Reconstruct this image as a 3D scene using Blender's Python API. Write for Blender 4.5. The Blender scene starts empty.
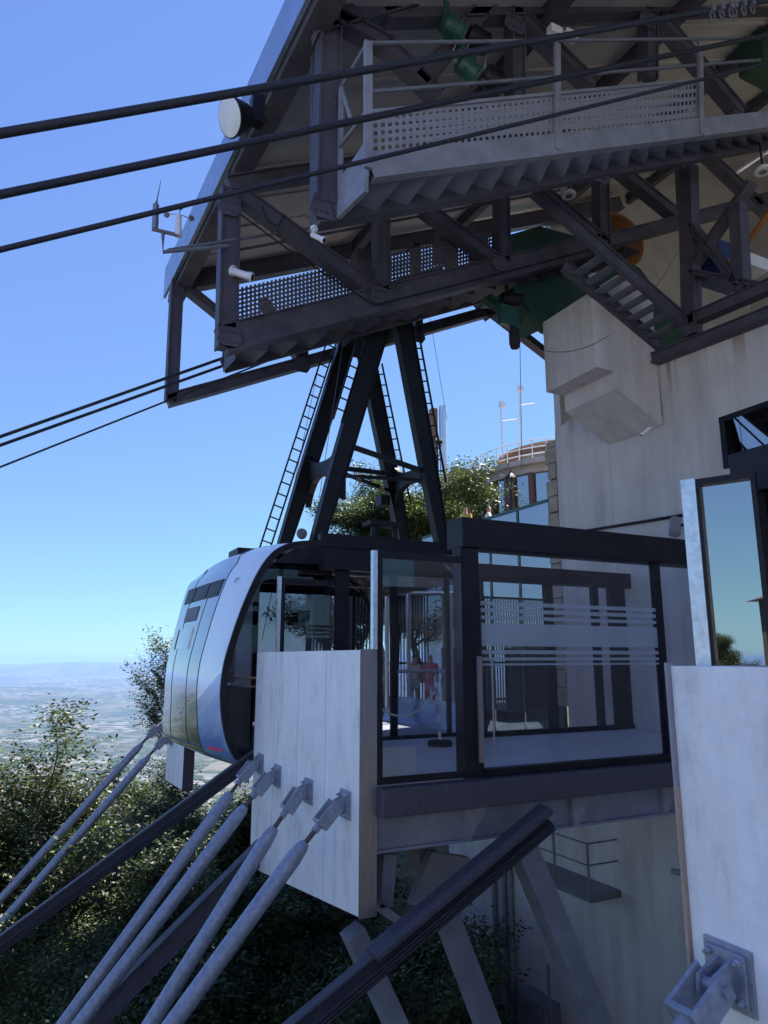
import bpy, bmesh, math, random
from mathutils import Vector, Matrix, noise
random.seed(7)
V = Vector
# ------------------------------------------------------------------ survey: lens, pitch, heading
FP = 710.0
PITCH = math.atan(146/710)
HEAD = math.radians(26.5)
cp, sp = math.cos(PITCH), math.sin(PITCH)
FW = (math.sin(HEAD), math.cos(HEAD)); RT = (math.cos(HEAD), -math.sin(HEAD))
def at(x, y, X=None, Y=None, Z=None):
    """world point of a surveyed sight line on the plane X=, Y= or Z=const"""
    a = x-384; b = 512-y
    fw = FP*cp-b*sp; up = FP*sp+b*cp
    d = (RT[0]*a+FW[0]*fw, RT[1]*a+FW[1]*fw, up)
    t = X/d[0] if X is not None else Y/d[1] if Y is not None else Z/d[2]
    return V((d[0]*t, d[1]*t, d[2]*t))

sc = bpy.context.scene
col = sc.collection
# ------------------------------------------------------------------ materials
def nodes(name):
    m = bpy.data.materials.new(name); m.use_nodes = True
    nt = m.node_tree; nt.nodes.clear()
    out = nt.nodes.new('ShaderNodeOutputMaterial')
    return m, nt, out
def N(nt, typ, **kw):
    n = nt.nodes.new(typ)
    for k, v in kw.items():
        if k.startswith('i_'):
            n.inputs[k[2:].replace('_', ' ')].default_value = v
        else: setattr(n, k, v)
    return n
def ramp(nt, fac, stops):
    r = nt.nodes.new('ShaderNodeValToRGB')
    e = r.color_ramp.elements
    while len(e) < len(stops): e.new(.5)
    for s, (p, c) in zip(e, stops):
        s.position = p; s.color = c if len(c) == 4 else (*c, 1)
    nt.links.new(fac, r.inputs[0]); return r.outputs[0]
def mapped(nt, scale=(1, 1, 1)):
    tc = nt.nodes.new('ShaderNodeTexCoord'); mp = nt.nodes.new('ShaderNodeMapping')
    mp.inputs['Scale'].default_value = scale
    nt.links.new(tc.outputs['Object'], mp.inputs[0]); return mp.outputs[0]
def noisy(nt, scale, detail=6, vec=None, rough=.6, stretch=(1, 1, 1)):
    n = nt.nodes.new('ShaderNodeTexNoise'); n.inputs['Scale'].default_value = scale
    n.inputs['Detail'].default_value = detail; n.inputs['Roughness'].default_value = rough
    nt.links.new(vec or mapped(nt, stretch), n.inputs['Vector']); return n.outputs['Fac']
def pbr(name, c0, c1=None, rough=.5, metal=0., scale=3., stretch=(1, 1, 1), bump=.0, bscale=40, rvar=.12, spots=None, coat=0, spec=.5):
    m, nt, out = nodes(name)
    b = N(nt, 'ShaderNodeBsdfPrincipled')
    c1 = c1 or tuple(min(1, x*1.35+.004) for x in c0)
    fac = noisy(nt, scale, 8, stretch=stretch)
    c = ramp(nt, fac, [(.32, c0), (.68, c1)])
    if spots:
        f2 = noisy(nt, spots[1], 4)
        mx = N(nt, 'ShaderNodeMix', data_type='RGBA')
        s = ramp(nt, f2, [(spots[2], (0, 0, 0)), (spots[2]+.1, (1, 1, 1))])
        nt.links.new(s, mx.inputs[0]); nt.links.new(c, mx.inputs[6]); mx.inputs[7].default_value = (*spots[0], 1)
        c = mx.outputs[2]
    nt.links.new(c, b.inputs['Base Color'])
    f3 = noisy(nt, scale*2.7, 5)
    mr = N(nt, 'ShaderNodeMapRange'); mr.inputs[3].default_value = max(.02, rough-rvar); mr.inputs[4].default_value = min(1, rough+rvar)
    nt.links.new(f3, mr.inputs[0]); nt.links.new(mr.outputs[0], b.inputs['Roughness'])
    b.inputs['Metallic'].default_value = metal
    b.inputs['Coat Weight'].default_value = coat; b.inputs['Specular IOR Level'].default_value = spec
    if bump:
        bp = N(nt, 'ShaderNodeBump'); bp.inputs['Strength'].default_value = bump; bp.inputs['Distance'].default_value = .01
        nt.links.new(noisy(nt, bscale, 5), bp.inputs['Height']); nt.links.new(bp.outputs[0], b.inputs['Normal'])
    nt.links.new(b.outputs[0], out.inputs[0]); return m

M = {}
M['dark'] = pbr('dark_painted_steel', (.058, .052, .07), (.105, .094, .122), .55, .0, 2.2, spots=((.18, .16, .165), 9, .66), bump=.15, spec=.3)
M['black'] = pbr('black_painted_metal', (.008, .007, .011), (.017, .015, .021), .45, .0, 3, spec=.25)
M['hanger'] = pbr('black_gloss_steel', (.008, .008, .011), (.014, .013, .017), .45, .0, 2, bump=.05, spec=.25)
M['grey'] = pbr('grey_painted_steel', (.22, .22, .26), (.31, .31, .36), .5, .1, 3, spots=((.13, .12, .13), 12, .68), bump=.1)
M['greyd'] = pbr('mid_grey_steel', (.13, .13, .16), (.2, .2, .235), .5, .1, 3, spots=((.1, .09, .1), 12, .68), bump=.1)
M['bluegrey'] = pbr('blue_grey_painted_steel', (.17, .18, .24), (.25, .26, .33), .5, .1, 3, spots=((.12, .11, .13), 12, .68), bump=.1)
M['galv'] = pbr('galvanised_pipe', (.22, .245, .31), (.34, .37, .45), .5, .35, 14, rvar=.1, bump=.12, bscale=60)
M['galvs'] = pbr('bright_galvanised_strip', (.5, .55, .6), (.75, .8, .85), .35, .7, 18, bump=.05)
M['steel'] = pbr('brushed_steel', (.24, .22, .23), (.36, .33, .35), .4, .75, 6, stretch=(12, 12, .6))
M['cable'] = pbr('greased_wire_rope', (.010, .010, .016), (.025, .024, .034), .6, .0, 30)
M['green'] = pbr('green_painted_steel', (.010, .042, .026), (.018, .07, .042), .5, .0, 3, bump=.1)
M['greenm'] = pbr('green_machine_paint', (.012, .06, .045), (.025, .10, .075), .4, .0, 6)
M['orange'] = pbr('orange_paint', (.26, .09, .02), (.36, .14, .03), .5, .0, 4)
M['blue'] = pbr('blue_machine_paint', (.01, .03, .11), (.02, .05, .18), .4)
M['soffit'] = pbr('beige_soffit_sheet', (.42, .38, .39), (.54, .50, .50), .7, 0, 1.2, bump=.1)
M['fascia'] = pbr('pale_blue_metal_flashing', (.28, .34, .42), (.36, .43, .52), .3, .75, 2)
M['rubber'] = pbr('black_rubber', (.012, .012, .014), None, .8)
M['white'] = pbr('white_enamel', (.7, .7, .72), (.8, .8, .82), .4)
M['floor'] = pbr('grey_resin_floor', (.52, .52, .54), (.62, .62, .64), .42, 0, 1.5, bump=.05)
M['granite'] = pbr('speckled_dark_granite', (.035, .035, .05), (.075, .072, .095), .5, 0, 40, spots=((.42, .4, .46), 90, .62), bump=.4)
M['wood'] = pbr('varnished_plywood_edge', (.30, .22, .18), (.42, .32, .26), .6, 0, 8, stretch=(1, 1, .15))
M['bark'] = pbr('rough_bark', (.05, .04, .03), (.11, .09, .07), .9, 0, 10, bump=.6, bscale=25)
M['stone'] = pbr('warm_cut_stone', (.28, .23, .185), (.42, .36, .3), .85, 0, 2.2, bump=.5, bscale=14)
M['tile'] = pbr('terracotta_tiles', (.3, .17, .11), (.46, .3, .2), .85, 0, 6, stretch=(1, 1, 1), bump=.5)
M['rust'] = pbr('rusty_thread', (.09, .06, .055), (.16, .11, .09), .7, .3, 20)
M['brick'] = pbr('brown_flue_brick', (.2, .09, .05), (.3, .14, .08), .8, 0, 9, bump=.4)
M['banding'] = pbr('grey_band', (.3, .28, .33), None, .5)
M['stoneg'] = pbr('grey_cut_stone', (.33, .30, .28), (.46, .42, .39), .85, 0, 2.2, bump=.4, bscale=14)
M['skin'] = pbr('skin', (.45, .26, .19), (.5, .3, .22), .55)
M['hair'] = pbr('dark_brown_hair', (.04, .025, .015), None, .7)
for n, c in dict(red=(.75, .05, .12), yellow=(.6, .5, .08), pale=(.65, .62, .6), denim=(.05, .07, .14), khaki=(.3, .26, .2)).items():
    M[n] = pbr(n+'_cloth', c, tuple(x*1.15 for x in c), .85, 0, 12)

def panel_mat():
    m, nt, out = nodes('travertine_look_panel')
    b = N(nt, 'ShaderNodeBsdfPrincipled'); b.inputs['Roughness'].default_value = .42
    f = noisy(nt, 2.2, 9, stretch=(1.3, 1.3, .55), rough=.66)
    c = ramp(nt, f, [(.25, (.52, .52, .55)), (.45, (.80, .80, .81)), (.75, (.93, .93, .93))])
    f2 = noisy(nt, 30, 5, stretch=(3, 3, .12), rough=.75)
    c2 = ramp(nt, f2, [(.35, (.62, .62, .66)), (.6, (1, 1, 1))])
    mx = N(nt, 'ShaderNodeMix', data_type='RGBA', blend_type='MULTIPLY'); mx.inputs[0].default_value = .14
    nt.links.new(c, mx.inputs[6]); nt.links.new(c2, mx.inputs[7])
    f4 = noisy(nt, 7, 6, rough=.8)
    c4 = ramp(nt, f4, [(.30, (.72, .72, .78)), (.5, (1, 1, 1))])
    m2 = N(nt, 'ShaderNodeMix', data_type='RGBA', blend_type='MULTIPLY'); m2.inputs[0].default_value = .45
    nt.links.new(mx.outputs[2], m2.inputs[6]); nt.links.new(c4, m2.inputs[7])
    nt.links.new(m2.outputs[2], b.inputs['Base Color'])
    bp = N(nt, 'ShaderNodeBump'); bp.inputs['Strength'].default_value = .15; bp.inputs['Distance'].default_value = .01
    nt.links.new(f2, bp.inputs['Height']); nt.links.new(bp.outputs[0], b.inputs['Normal'])
    nt.links.new(b.outputs[0], out.inputs[0]); return m
M['panel'] = panel_mat()

def concrete_mat(rust=.9):
    m, nt, out = nodes('weathered_board_concrete')
    b = N(nt, 'ShaderNodeBsdfPrincipled'); b.inputs['Roughness'].default_value = .85
    tc = N(nt, 'ShaderNodeNewGeometry')
    def nz(scale, st, det=8, ro=.65):
        mp = N(nt, 'ShaderNodeMapping'); mp.inputs['Scale'].default_value = st
        nt.links.new(tc.outputs['Position'], mp.inputs[0]); return noisy(nt, scale, det, vec=mp.outputs[0], rough=ro)
    c = ramp(nt, nz(.8, (1, 1, 1)), [(.3, (.55, .50, .50)), (.7, (.69, .64, .625))])
    s = ramp(nt, nz(1.3, (2.0, 2.0, .2), 4, .55), [(.3, (.52, .49, .50)), (.6, (1, 1, 1))])
    mx = N(nt, 'ShaderNodeMix', data_type='RGBA', blend_type='MULTIPLY'); mx.inputs[0].default_value = .42
    nt.links.new(c, mx.inputs[6]); nt.links.new(s, mx.inputs[7])
    # rust runs just under the coping
    sep = N(nt, 'ShaderNodeSeparateXYZ'); nt.links.new(tc.outputs['Position'], sep.inputs[0])
    mr = N(nt, 'ShaderNodeMapRange'); mr.inputs[1].default_value = 5.7; mr.inputs[2].default_value = 6.8
    nt.links.new(sep.outputs[2], mr.inputs[0])
    r = ramp(nt, nz(2.6, (1.5, 1.5, .05), 3, .4), [(.57, (0, 0, 0)), (.64, (1, 1, 1))])
    mu = N(nt, 'ShaderNodeMath', operation='MULTIPLY'); nt.links.new(r, mu.inputs[0]); nt.links.new(mr.outputs[0], mu.inputs[1])
    m2 = N(nt, 'ShaderNodeMix', data_type='RGBA'); mu2 = N(nt, 'ShaderNodeMath', operation='MULTIPLY'); mu2.inputs[1].default_value = rust; nt.links.new(mu.outputs[0], mu2.inputs[0]); nt.links.new(mu2.outputs[0], m2.inputs[0])
    nt.links.new(mx.outputs[2], m2.inputs[6]); m2.inputs[7].default_value = (.25, .12, .05, 1)
    nt.links.new(m2.outputs[2], b.inputs['Base Color'])
    bp = N(nt, 'ShaderNodeBump'); bp.inputs['Strength'].default_value = .3; bp.inputs['Distance'].default_value = .02
    nt.links.new(nz(18, (1, 1, 1)), bp.inputs['Height']); nt.links.new(bp.outputs[0], b.inputs['Normal'])
    nt.links.new(b.outputs[0], out.inputs[0]); return m
M['concrete'] = concrete_mat(); M['concrete2'] = concrete_mat(.12)

def glass_mat(name, tint=(.93, .94, .96), ior=1.5, frost=0, rough=.0):
    m, nt, out = nodes(name)
    fr = N(nt, 'ShaderNodeFresnel'); ge = N(nt, 'ShaderNodeNewGeometry')   # same index seen from either face of the pane
    im = N(nt, 'ShaderNodeMapRange'); im.inputs[3].default_value = ior; im.inputs[4].default_value = 1/ior
    nt.links.new(ge.outputs['Backfacing'], im.inputs[0]); nt.links.new(im.outputs[0], fr.inputs[0])
    tr = N(nt, 'ShaderNodeBsdfTransparent'); tr.inputs[0].default_value = (*tint, 1)
    gl = N(nt, 'ShaderNodeBsdfGlossy'); gl.inputs['Roughness'].default_value = rough; gl.inputs[0].default_value = (1, 1, 1, 1)
    # gentle waviness of float glass
    mult = N(nt, 'ShaderNodeMath', operation='MULTIPLY', use_clamp=True); mult.inputs[1].default_value = .7
    nt.links.new(fr.outputs[0], mult.inputs[0])
    mx = N(nt, 'ShaderNodeMixShader'); nt.links.new(mult.outputs[0], mx.inputs[0])
    base = tr.outputs[0]
    if frost:
        d = N(nt, 'ShaderNodeBsdfTranslucent'); d.inputs[0].default_value = (.75, .78, .82, 1)
        d2 = N(nt, 'ShaderNodeBsdfDiffuse'); d2.inputs[0].default_value = (.6, .63, .68, 1)
        a = N(nt, 'ShaderNodeMixShader'); a.inputs[0].default_value = .5
        nt.links.new(d.outputs[0], a.inputs[1]); nt.links.new(d2.outputs[0], a.inputs[2])
        bb = N(nt, 'ShaderNodeMixShader'); bb.inputs[0].default_value = frost
        nt.links.new(tr.outputs[0], bb.inputs[1]); nt.links.new(a.outputs[0], bb.inputs[2]); base = bb.outputs[0]
    nt.links.new(base, mx.inputs[1]); nt.links.new(gl.outputs[0], mx.inputs[2])
    bp = N(nt, 'ShaderNodeBump'); bp.inputs['Strength'].default_value = .02; bp.inputs['Distance'].default_value = .05
    nt.links.new(noisy(nt, .9, 1), bp.inputs['Height']); nt.links.new(bp.outputs[0], gl.inputs['Normal'])
    nt.links.new(mx.outputs[0], out.inputs[0]); return m
M['glass'] = glass_mat('clear_glazing')
M['tglass'] = glass_mat('tinted_cabin_glazing', (.80, .81, .85), 1.5)
M['tglass2'] = glass_mat('dark_tinted_glazing', (.42, .42, .46), 1.5)
M['mglass'] = glass_mat('mirror_window_glazing', (.12, .14, .18), 7.)
M['dglass'] = pbr('dark_smoked_window', (.02, .018, .02), (.04, .035, .035), .08, 0, 2, rvar=.02)
M['frost'] = glass_mat('frosted_film', (.8, .82, .85), 1.4, .55, .3)

def perf_mat(name, c, hole=.29):
    m, nt, out = nodes(name)
    b = N(nt, 'ShaderNodeBsdfPrincipled'); b.inputs['Base Color'].default_value = (*c, 1); b.inputs['Roughness'].default_value = .5
    uv = N(nt, 'ShaderNodeTexCoord'); sep = N(nt, 'ShaderNodeSeparateXYZ'); nt.links.new(uv.outputs['UV'], sep.inputs[0])
    hs = []
    for i in (0, 1):
        f = N(nt, 'ShaderNodeMath', operation='FRACT'); nt.links.new(sep.outputs[i], f.inputs[0])
        s = N(nt, 'ShaderNodeMath', operation='SUBTRACT'); nt.links.new(f.outputs[0], s.inputs[0]); s.inputs[1].default_value = .5
        a = N(nt, 'ShaderNodeMath', operation='ABSOLUTE'); nt.links.new(s.outputs[0], a.inputs[0])
        l = N(nt, 'ShaderNodeMath', operation='LESS_THAN'); nt.links.new(a.outputs[0], l.inputs[0]); l.inputs[1].default_value = hole
        hs.append(l)
    mu = N(nt, 'ShaderNodeMath', operation='MULTIPLY'); nt.links.new(hs[0].outputs[0], mu.inputs[0]); nt.links.new(hs[1].outputs[0], mu.inputs[1])
    tr = N(nt, 'ShaderNodeBsdfTransparent'); mx = N(nt, 'ShaderNodeMixShader')
    nt.links.new(mu.outputs[0], mx.inputs[0]); nt.links.new(b.outputs[0], mx.inputs[1]); nt.links.new(tr.outputs[0], mx.inputs[2])
    nt.links.new(mx.outputs[0], out.inputs[0]); return m
M['perf_grey'] = perf_mat('perforated_grey_sheet', (.27, .27, .32))
M['perf_dark'] = perf_mat('perforated_dark_sheet', (.10, .09, .11), .235)

def leaf_mat(name, c0, c1, tl=.45):
    m, nt, out = nodes(name)
    g = N(nt, 'ShaderNodeNewGeometry')
    c = ramp(nt, g.outputs['Random Per Island'], [(0, c0), (.7, c1), (1, tuple(min(1, x*1.7) for x in c1))])
    cl = ramp(nt, noisy(nt, .55, 3), [(.35, (.62, .68, .6)), (.65, (1.35, 1.25, 1.1))])
    mm = N(nt, 'ShaderNodeMix', data_type='RGBA', blend_type='MULTIPLY'); mm.inputs[0].default_value = 1; nt.links.new(c, mm.inputs[6]); nt.links.new(cl, mm.inputs[7]); c = mm.outputs[2]
    d = N(nt, 'ShaderNodeBsdfPrincipled'); d.inputs['Roughness'].default_value = .5; nt.links.new(c, d.inputs['Base Color'])
    t = N(nt, 'ShaderNodeBsdfTranslucent'); 
    hs = N(nt, 'ShaderNodeHueSaturation'); hs.inputs['Hue'].default_value = .48; hs.inputs['Value'].default_value = 1.7; hs.inputs['Saturation'].default_value = 1.1
    nt.links.new(c, hs.inputs['Color']); nt.links.new(hs.outputs[0], t.inputs[0])
    mx = N(nt, 'ShaderNodeMixShader'); mx.inputs[0].default_value = tl
    nt.links.new(d.outputs[0], mx.inputs[1]); nt.links.new(t.outputs[0], mx.inputs[2]); nt.links.new(mx.outputs[0], out.inputs[0]); return m
M['leafA'] = leaf_mat('mid_green_leaves', (.018, .038, .012), (.045, .070, .02), .32)
M['leafB'] = leaf_mat('dark_green_leaves', (.023, .042, .017), (.056, .083, .032), .3)
M['leafC'] = leaf_mat('yellowing_leaves', (.06, .075, .02), (.17, .15, .04))

def cabin_mat(name, kind):
    m, nt, out = nodes(name)
    b = N(nt, 'ShaderNodeBsdfPrincipled')
    b.inputs['Roughness'].default_value = .22; b.inputs['Coat Weight'].default_value = .5
    g = N(nt, 'ShaderNodeNewGeometry'); sep = N(nt, 'ShaderNodeSeparateXYZ'); nt.links.new(g.outputs['Position'], sep.inputs[0])
    if kind == 'livery':   # white above, blue facets below with slanting joins
        a = N(nt, 'ShaderNodeMath', operation='MULTIPLY_ADD'); nt.links.new(sep.outputs[1], a.inputs[0]); a.inputs[1].default_value = .4; nt.links.new(sep.outputs[2], a.inputs[2])
        mr = N(nt, 'ShaderNodeMapRange'); mr.inputs[1].default_value = 13.0*.4-2.; mr.inputs[2].default_value = 13.0*.4+2.
        nt.links.new(a.outputs[0], mr.inputs[0])
        r = N(nt, 'ShaderNodeValToRGB'); r.color_ramp.interpolation = 'CONSTANT'
        e = r.color_ramp.elements; e[0].position = 0; e[0].color = (.14, .27, .62, 1); e[1].position = .24; e[1].color = (.19, .34, .70, 1)
        x = e.new(.35); x.color = (.30, .42, .72, 1); x = e.new(.43); x.color = (.80, .83, .90, 1)
        nt.links.new(mr.outputs[0], r.inputs[0]); nt.links.new(r.outputs[0], b.inputs['Base Color'])
        b.inputs['Metallic'].default_value = .05
    else:
        b.inputs['Metallic'].default_value = .85; b.inputs['Roughness'].default_value = .16
        c = ramp(nt, noisy(nt, 1.5, 3, stretch=(1, 1, 8)), [(.3, (.30, .31, .36)), (.7, (.38, .39, .45))])
        nt.links.new(c, b.inputs['Base Color'])
    nt.links.new(b.outputs[0], out.inputs[0]); return m
M['livery'] = cabin_mat('cabin_white_and_blue_paint', 'livery')
M['silver'] = cabin_mat('cabin_silver_skin', 'silver')

# ------------------------------------------------------------------ mesh builder
class MB:
    def __init__(s): s.v = []; s.f = []; s.uv = {}
    def add(s, vs, fs):
        n = len(s.v); s.v += [V(a) for a in vs]; s.f += [tuple(i+n for i in f) for f in fs]; return s
    def box(s, a, b):
        x0, y0, z0 = a; x1, y1, z1 = b
        return s.add([(x0,y0,z0),(x1,y0,z0),(x1,y1,z0),(x0,y1,z0),(x0,y0,z1),(x1,y0,z1),(x1,y1,z1),(x0,y1,z1)],
                     [(3,2,1,0),(4,5,6,7),(0,1,5,4),(1,2,6,5),(2,3,7,6),(3,0,4,7)])
    def _frame(s, p0, p1, side):
        d = (p1-p0).normalized(); side = V(side); side = (side-d*side.dot(d)).normalized(); up = side.cross(d); return d, side, up
    def section(s, p0, p1, sec, side=(0, 1, 0), sec1=None):
        """extrude a 2-D section (side, up) from p0 to p1"""
        p0, p1 = V(p0), V(p1); d, sd, up = s._frame(p0, p1, side); n = len(sec); sec1 = sec1 or sec
        vs = [p0+sd*a+up*b for a, b in sec]+[p1+sd*a+up*b for a, b in sec1]
        fs = [(i, (i+1) % n, n+(i+1) % n, n+i) for i in range(n)]+[tuple(range(n))[::-1], tuple(range(n, 2*n))]
        return s.add(vs, fs)
    def beam(s, p0, p1, w, h, side=(0, 1, 0), w1=None, h1=None):
        w1 = w1 or w; h1 = h1 or h
        return s.section(p0, p1, [(-w/2, -h/2), (w/2, -h/2), (w/2, h/2), (-w/2, h/2)], side, [(-w1/2, -h1/2), (w1/2, -h1/2), (w1/2, h1/2), (-w1/2, h1/2)])
    def ibeam(s, p0, p1, w, h, side=(0, 1, 0), t=.025):
        a = w/2; b = h/2; c = max(t/2, a-.05)
        return s.section(p0, p1, [(-a,-b),(a,-b),(a,-b+t),(c,-b+t),(c,b-t),(a,b-t),(a,b),(-a,b),(-a,b-t),(-c,b-t),(-c,-b+t),(-a,-b+t)], side)
    def tube(s, pts, r, n=10, cap=True):
        pts = [V(p) for p in pts]; rs = r if isinstance(r, (list, tuple)) else [r]*len(pts); base = len(s.v)
        up = None
        for i, p in enumerate(pts):
            d = (pts[min(i+1, len(pts)-1)]-pts[max(i-1, 0)]).normalized()
            if up is None: up = V((0, 0, 1)) if abs(d.z) < .9 else V((1, 0, 0))
            a = (up-d*up.dot(d)).normalized(); b = d.cross(a); up = a
            for k in range(n):
                t = 2*math.pi*k/n; s.v.append(p+(a*math.cos(t)+b*math.sin(t))*rs[i])
        for i in range(len(pts)-1):
            for k in range(n):
                q = base+i*n; s.f.append((q+k, q+(k+1) % n, q+n+(k+1) % n, q+n+k))
        if cap:
            s.f.append(tuple(base+k for k in range(n))[::-1]); q = base+(len(pts)-1)*n; s.f.append(tuple(q+k for k in range(n)))
        return s
    def prism(s, poly, off):
        """flat polygon (3-D points) given a thickness vector"""
        n = len(poly); off = V(off)
        vs = [V(p) for p in poly]+[V(p)+off for p in poly]
        return s.add(vs, [tuple(range(n))[::-1], tuple(range(n, 2*n))]+[(i, (i+1) % n, n+(i+1) % n, n+i) for i in range(n)])
    def lathe(s, c, prof, n=20, axis=(0, 0, 1)):
        ax = V(axis).normalized(); a = ax.orthogonal().normalized(); b = ax.cross(a); c = V(c); base = len(s.v)
        for r, h in prof:
            for k in range(n):
                t = 2*math.pi*k/n; s.v.append(c+ax*h+(a*math.cos(t)+b*math.sin(t))*r)
        for i in range(len(prof)-1):
            for k in range(n):
                q = base+i*n; s.f.append((q+k, q+(k+1) % n, q+n+(k+1) % n, q+n+k))
        s.f.append(tuple(base+k for k in range(n))[::-1]); q = base+(len(prof)-1)*n; s.f.append(tuple(q+k for k in range(n)))
        return s
    def build(s, name, mat, parent=None, smooth=False, bevel=0, recalc=True):
        me = bpy.data.meshes.new(name)
        if parent is not None: org = parent.matrix_world_origin if hasattr(parent, 'matrix_world_origin') else V(parent.get('_o', (0, 0, 0)))
        else:
            xs = [v.x for v in s.v]; ys = [v.y for v in s.v]; zs = [v.z for v in s.v]
            org = V(((min(xs)+max(xs))/2, (min(ys)+max(ys))/2, min(zs)))
        me.from_pydata([tuple(v-org) for v in s.v], [], s.f)
        if recalc:
            bm = bmesh.new(); bm.from_mesh(me); bmesh.ops.recalc_face_normals(bm, faces=bm.faces); bm.to_mesh(me); bm.free()
        o = bpy.data.objects.new(name, me); col.objects.link(o)
        me.materials.append(M[mat] if isinstance(mat, str) else mat)
        if smooth:
            for p in me.polygons: p.use_smooth = True
            try: me.set_sharp_from_angle(angle=math.radians(40))
            except Exception: pass
        if bevel:
            b = o.modifiers.new('edge', 'BEVEL'); b.width = bevel; b.segments = 2; b.limit_method = 'ANGLE'
        if parent is not None: o.parent = parent
        else: o.location = org
        o['_o'] = tuple(org)
        return o
def tag(o, label=None, cat=None, group=None, kind=None):
    if label: o['label'] = label
    if cat: o['category'] = cat
    if group: o['group'] = group
    if kind: o['kind'] = kind
    return o
def thing(name, label, cat, loc, group=None):
    o = bpy.data.objects.new(name, None); col.objects.link(o); o.location = loc; o.empty_display_size = .2
    o['_o'] = tuple(loc); return tag(o, label, cat, group)
def copy_tree(o, parent=None):
    c = o.copy(); col.objects.link(c); c.parent = parent
    for ch in [x for x in o.children]: copy_tree(ch, c)
    return c
def lerp(a, b, t): return a+(b-a)*t

# ================================================================== ground and valley
def hnear(x, y):
    s = (-(x-4)*.75+(y-14)*.55)
    z = -9.5
    if s > 0: z -= .62*s + .0007*s*s if s < 250 else .62*250+.0007*250*250+(s-250)*.75
    if x > 12.2 and y < 45: z = max(z, -9.5+min(1, (x-12.2)/1.5)*1.5)
    return z
def height(x, y):
    r = math.hypot(x, y)
    z = hnear(x, y)
    p = noise.noise(V((x*.0006, y*.0006, 3)))*70+noise.noise(V((x*.00018, y*.00018, 9)))*110+noise.noise(V((x*.0022, y*.0022, 5)))*22
    flo = -360+p*min(1, max(.15, (r-1500)/4000))
    # coastal ridge
    a = math.atan2(x, y); rr = (r-19000)/3500
    flo += 330*math.exp(-rr*rr)*(.75+.5*noise.noise(V((x*.00035, y*.00035, 0)))) * (1/(1+math.exp(-(a+.56)*30)))
    if r > 24000: flo -= (r-24000)*.03
    if z > flo: return z + (noise.noise(V((x*.06, y*.06, 0)))*1.6 if r > 25 else 0)
    return flo
g = MB(); NR, NA = 210, 360
rad = [2.0*(48000/2.0)**(i/(NR-1)) for i in range(NR)]
g.v.append(V((0, 0, height(0, 0))))
for r in rad:
    for k in range(NA):
        # twice as many spokes towards the valley
        t = 2*math.pi*k/NA; t = t+.55*math.sin(t+math.radians(28)+math.pi) if False else t
        x, y = r*math.sin(t), r*math.cos(t); g.v.append(V((x, y, height(x, y))))
for k in range(NA): g.f.append((0, 1+(k+1) % NA, 1+k))
for i in range(NR-1):
    for k in range(NA):
        a = 1+i*NA; g.f.append((a+k, a+(k+1) % NA, a+NA+(k+1) % NA, a+NA+k))
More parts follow.
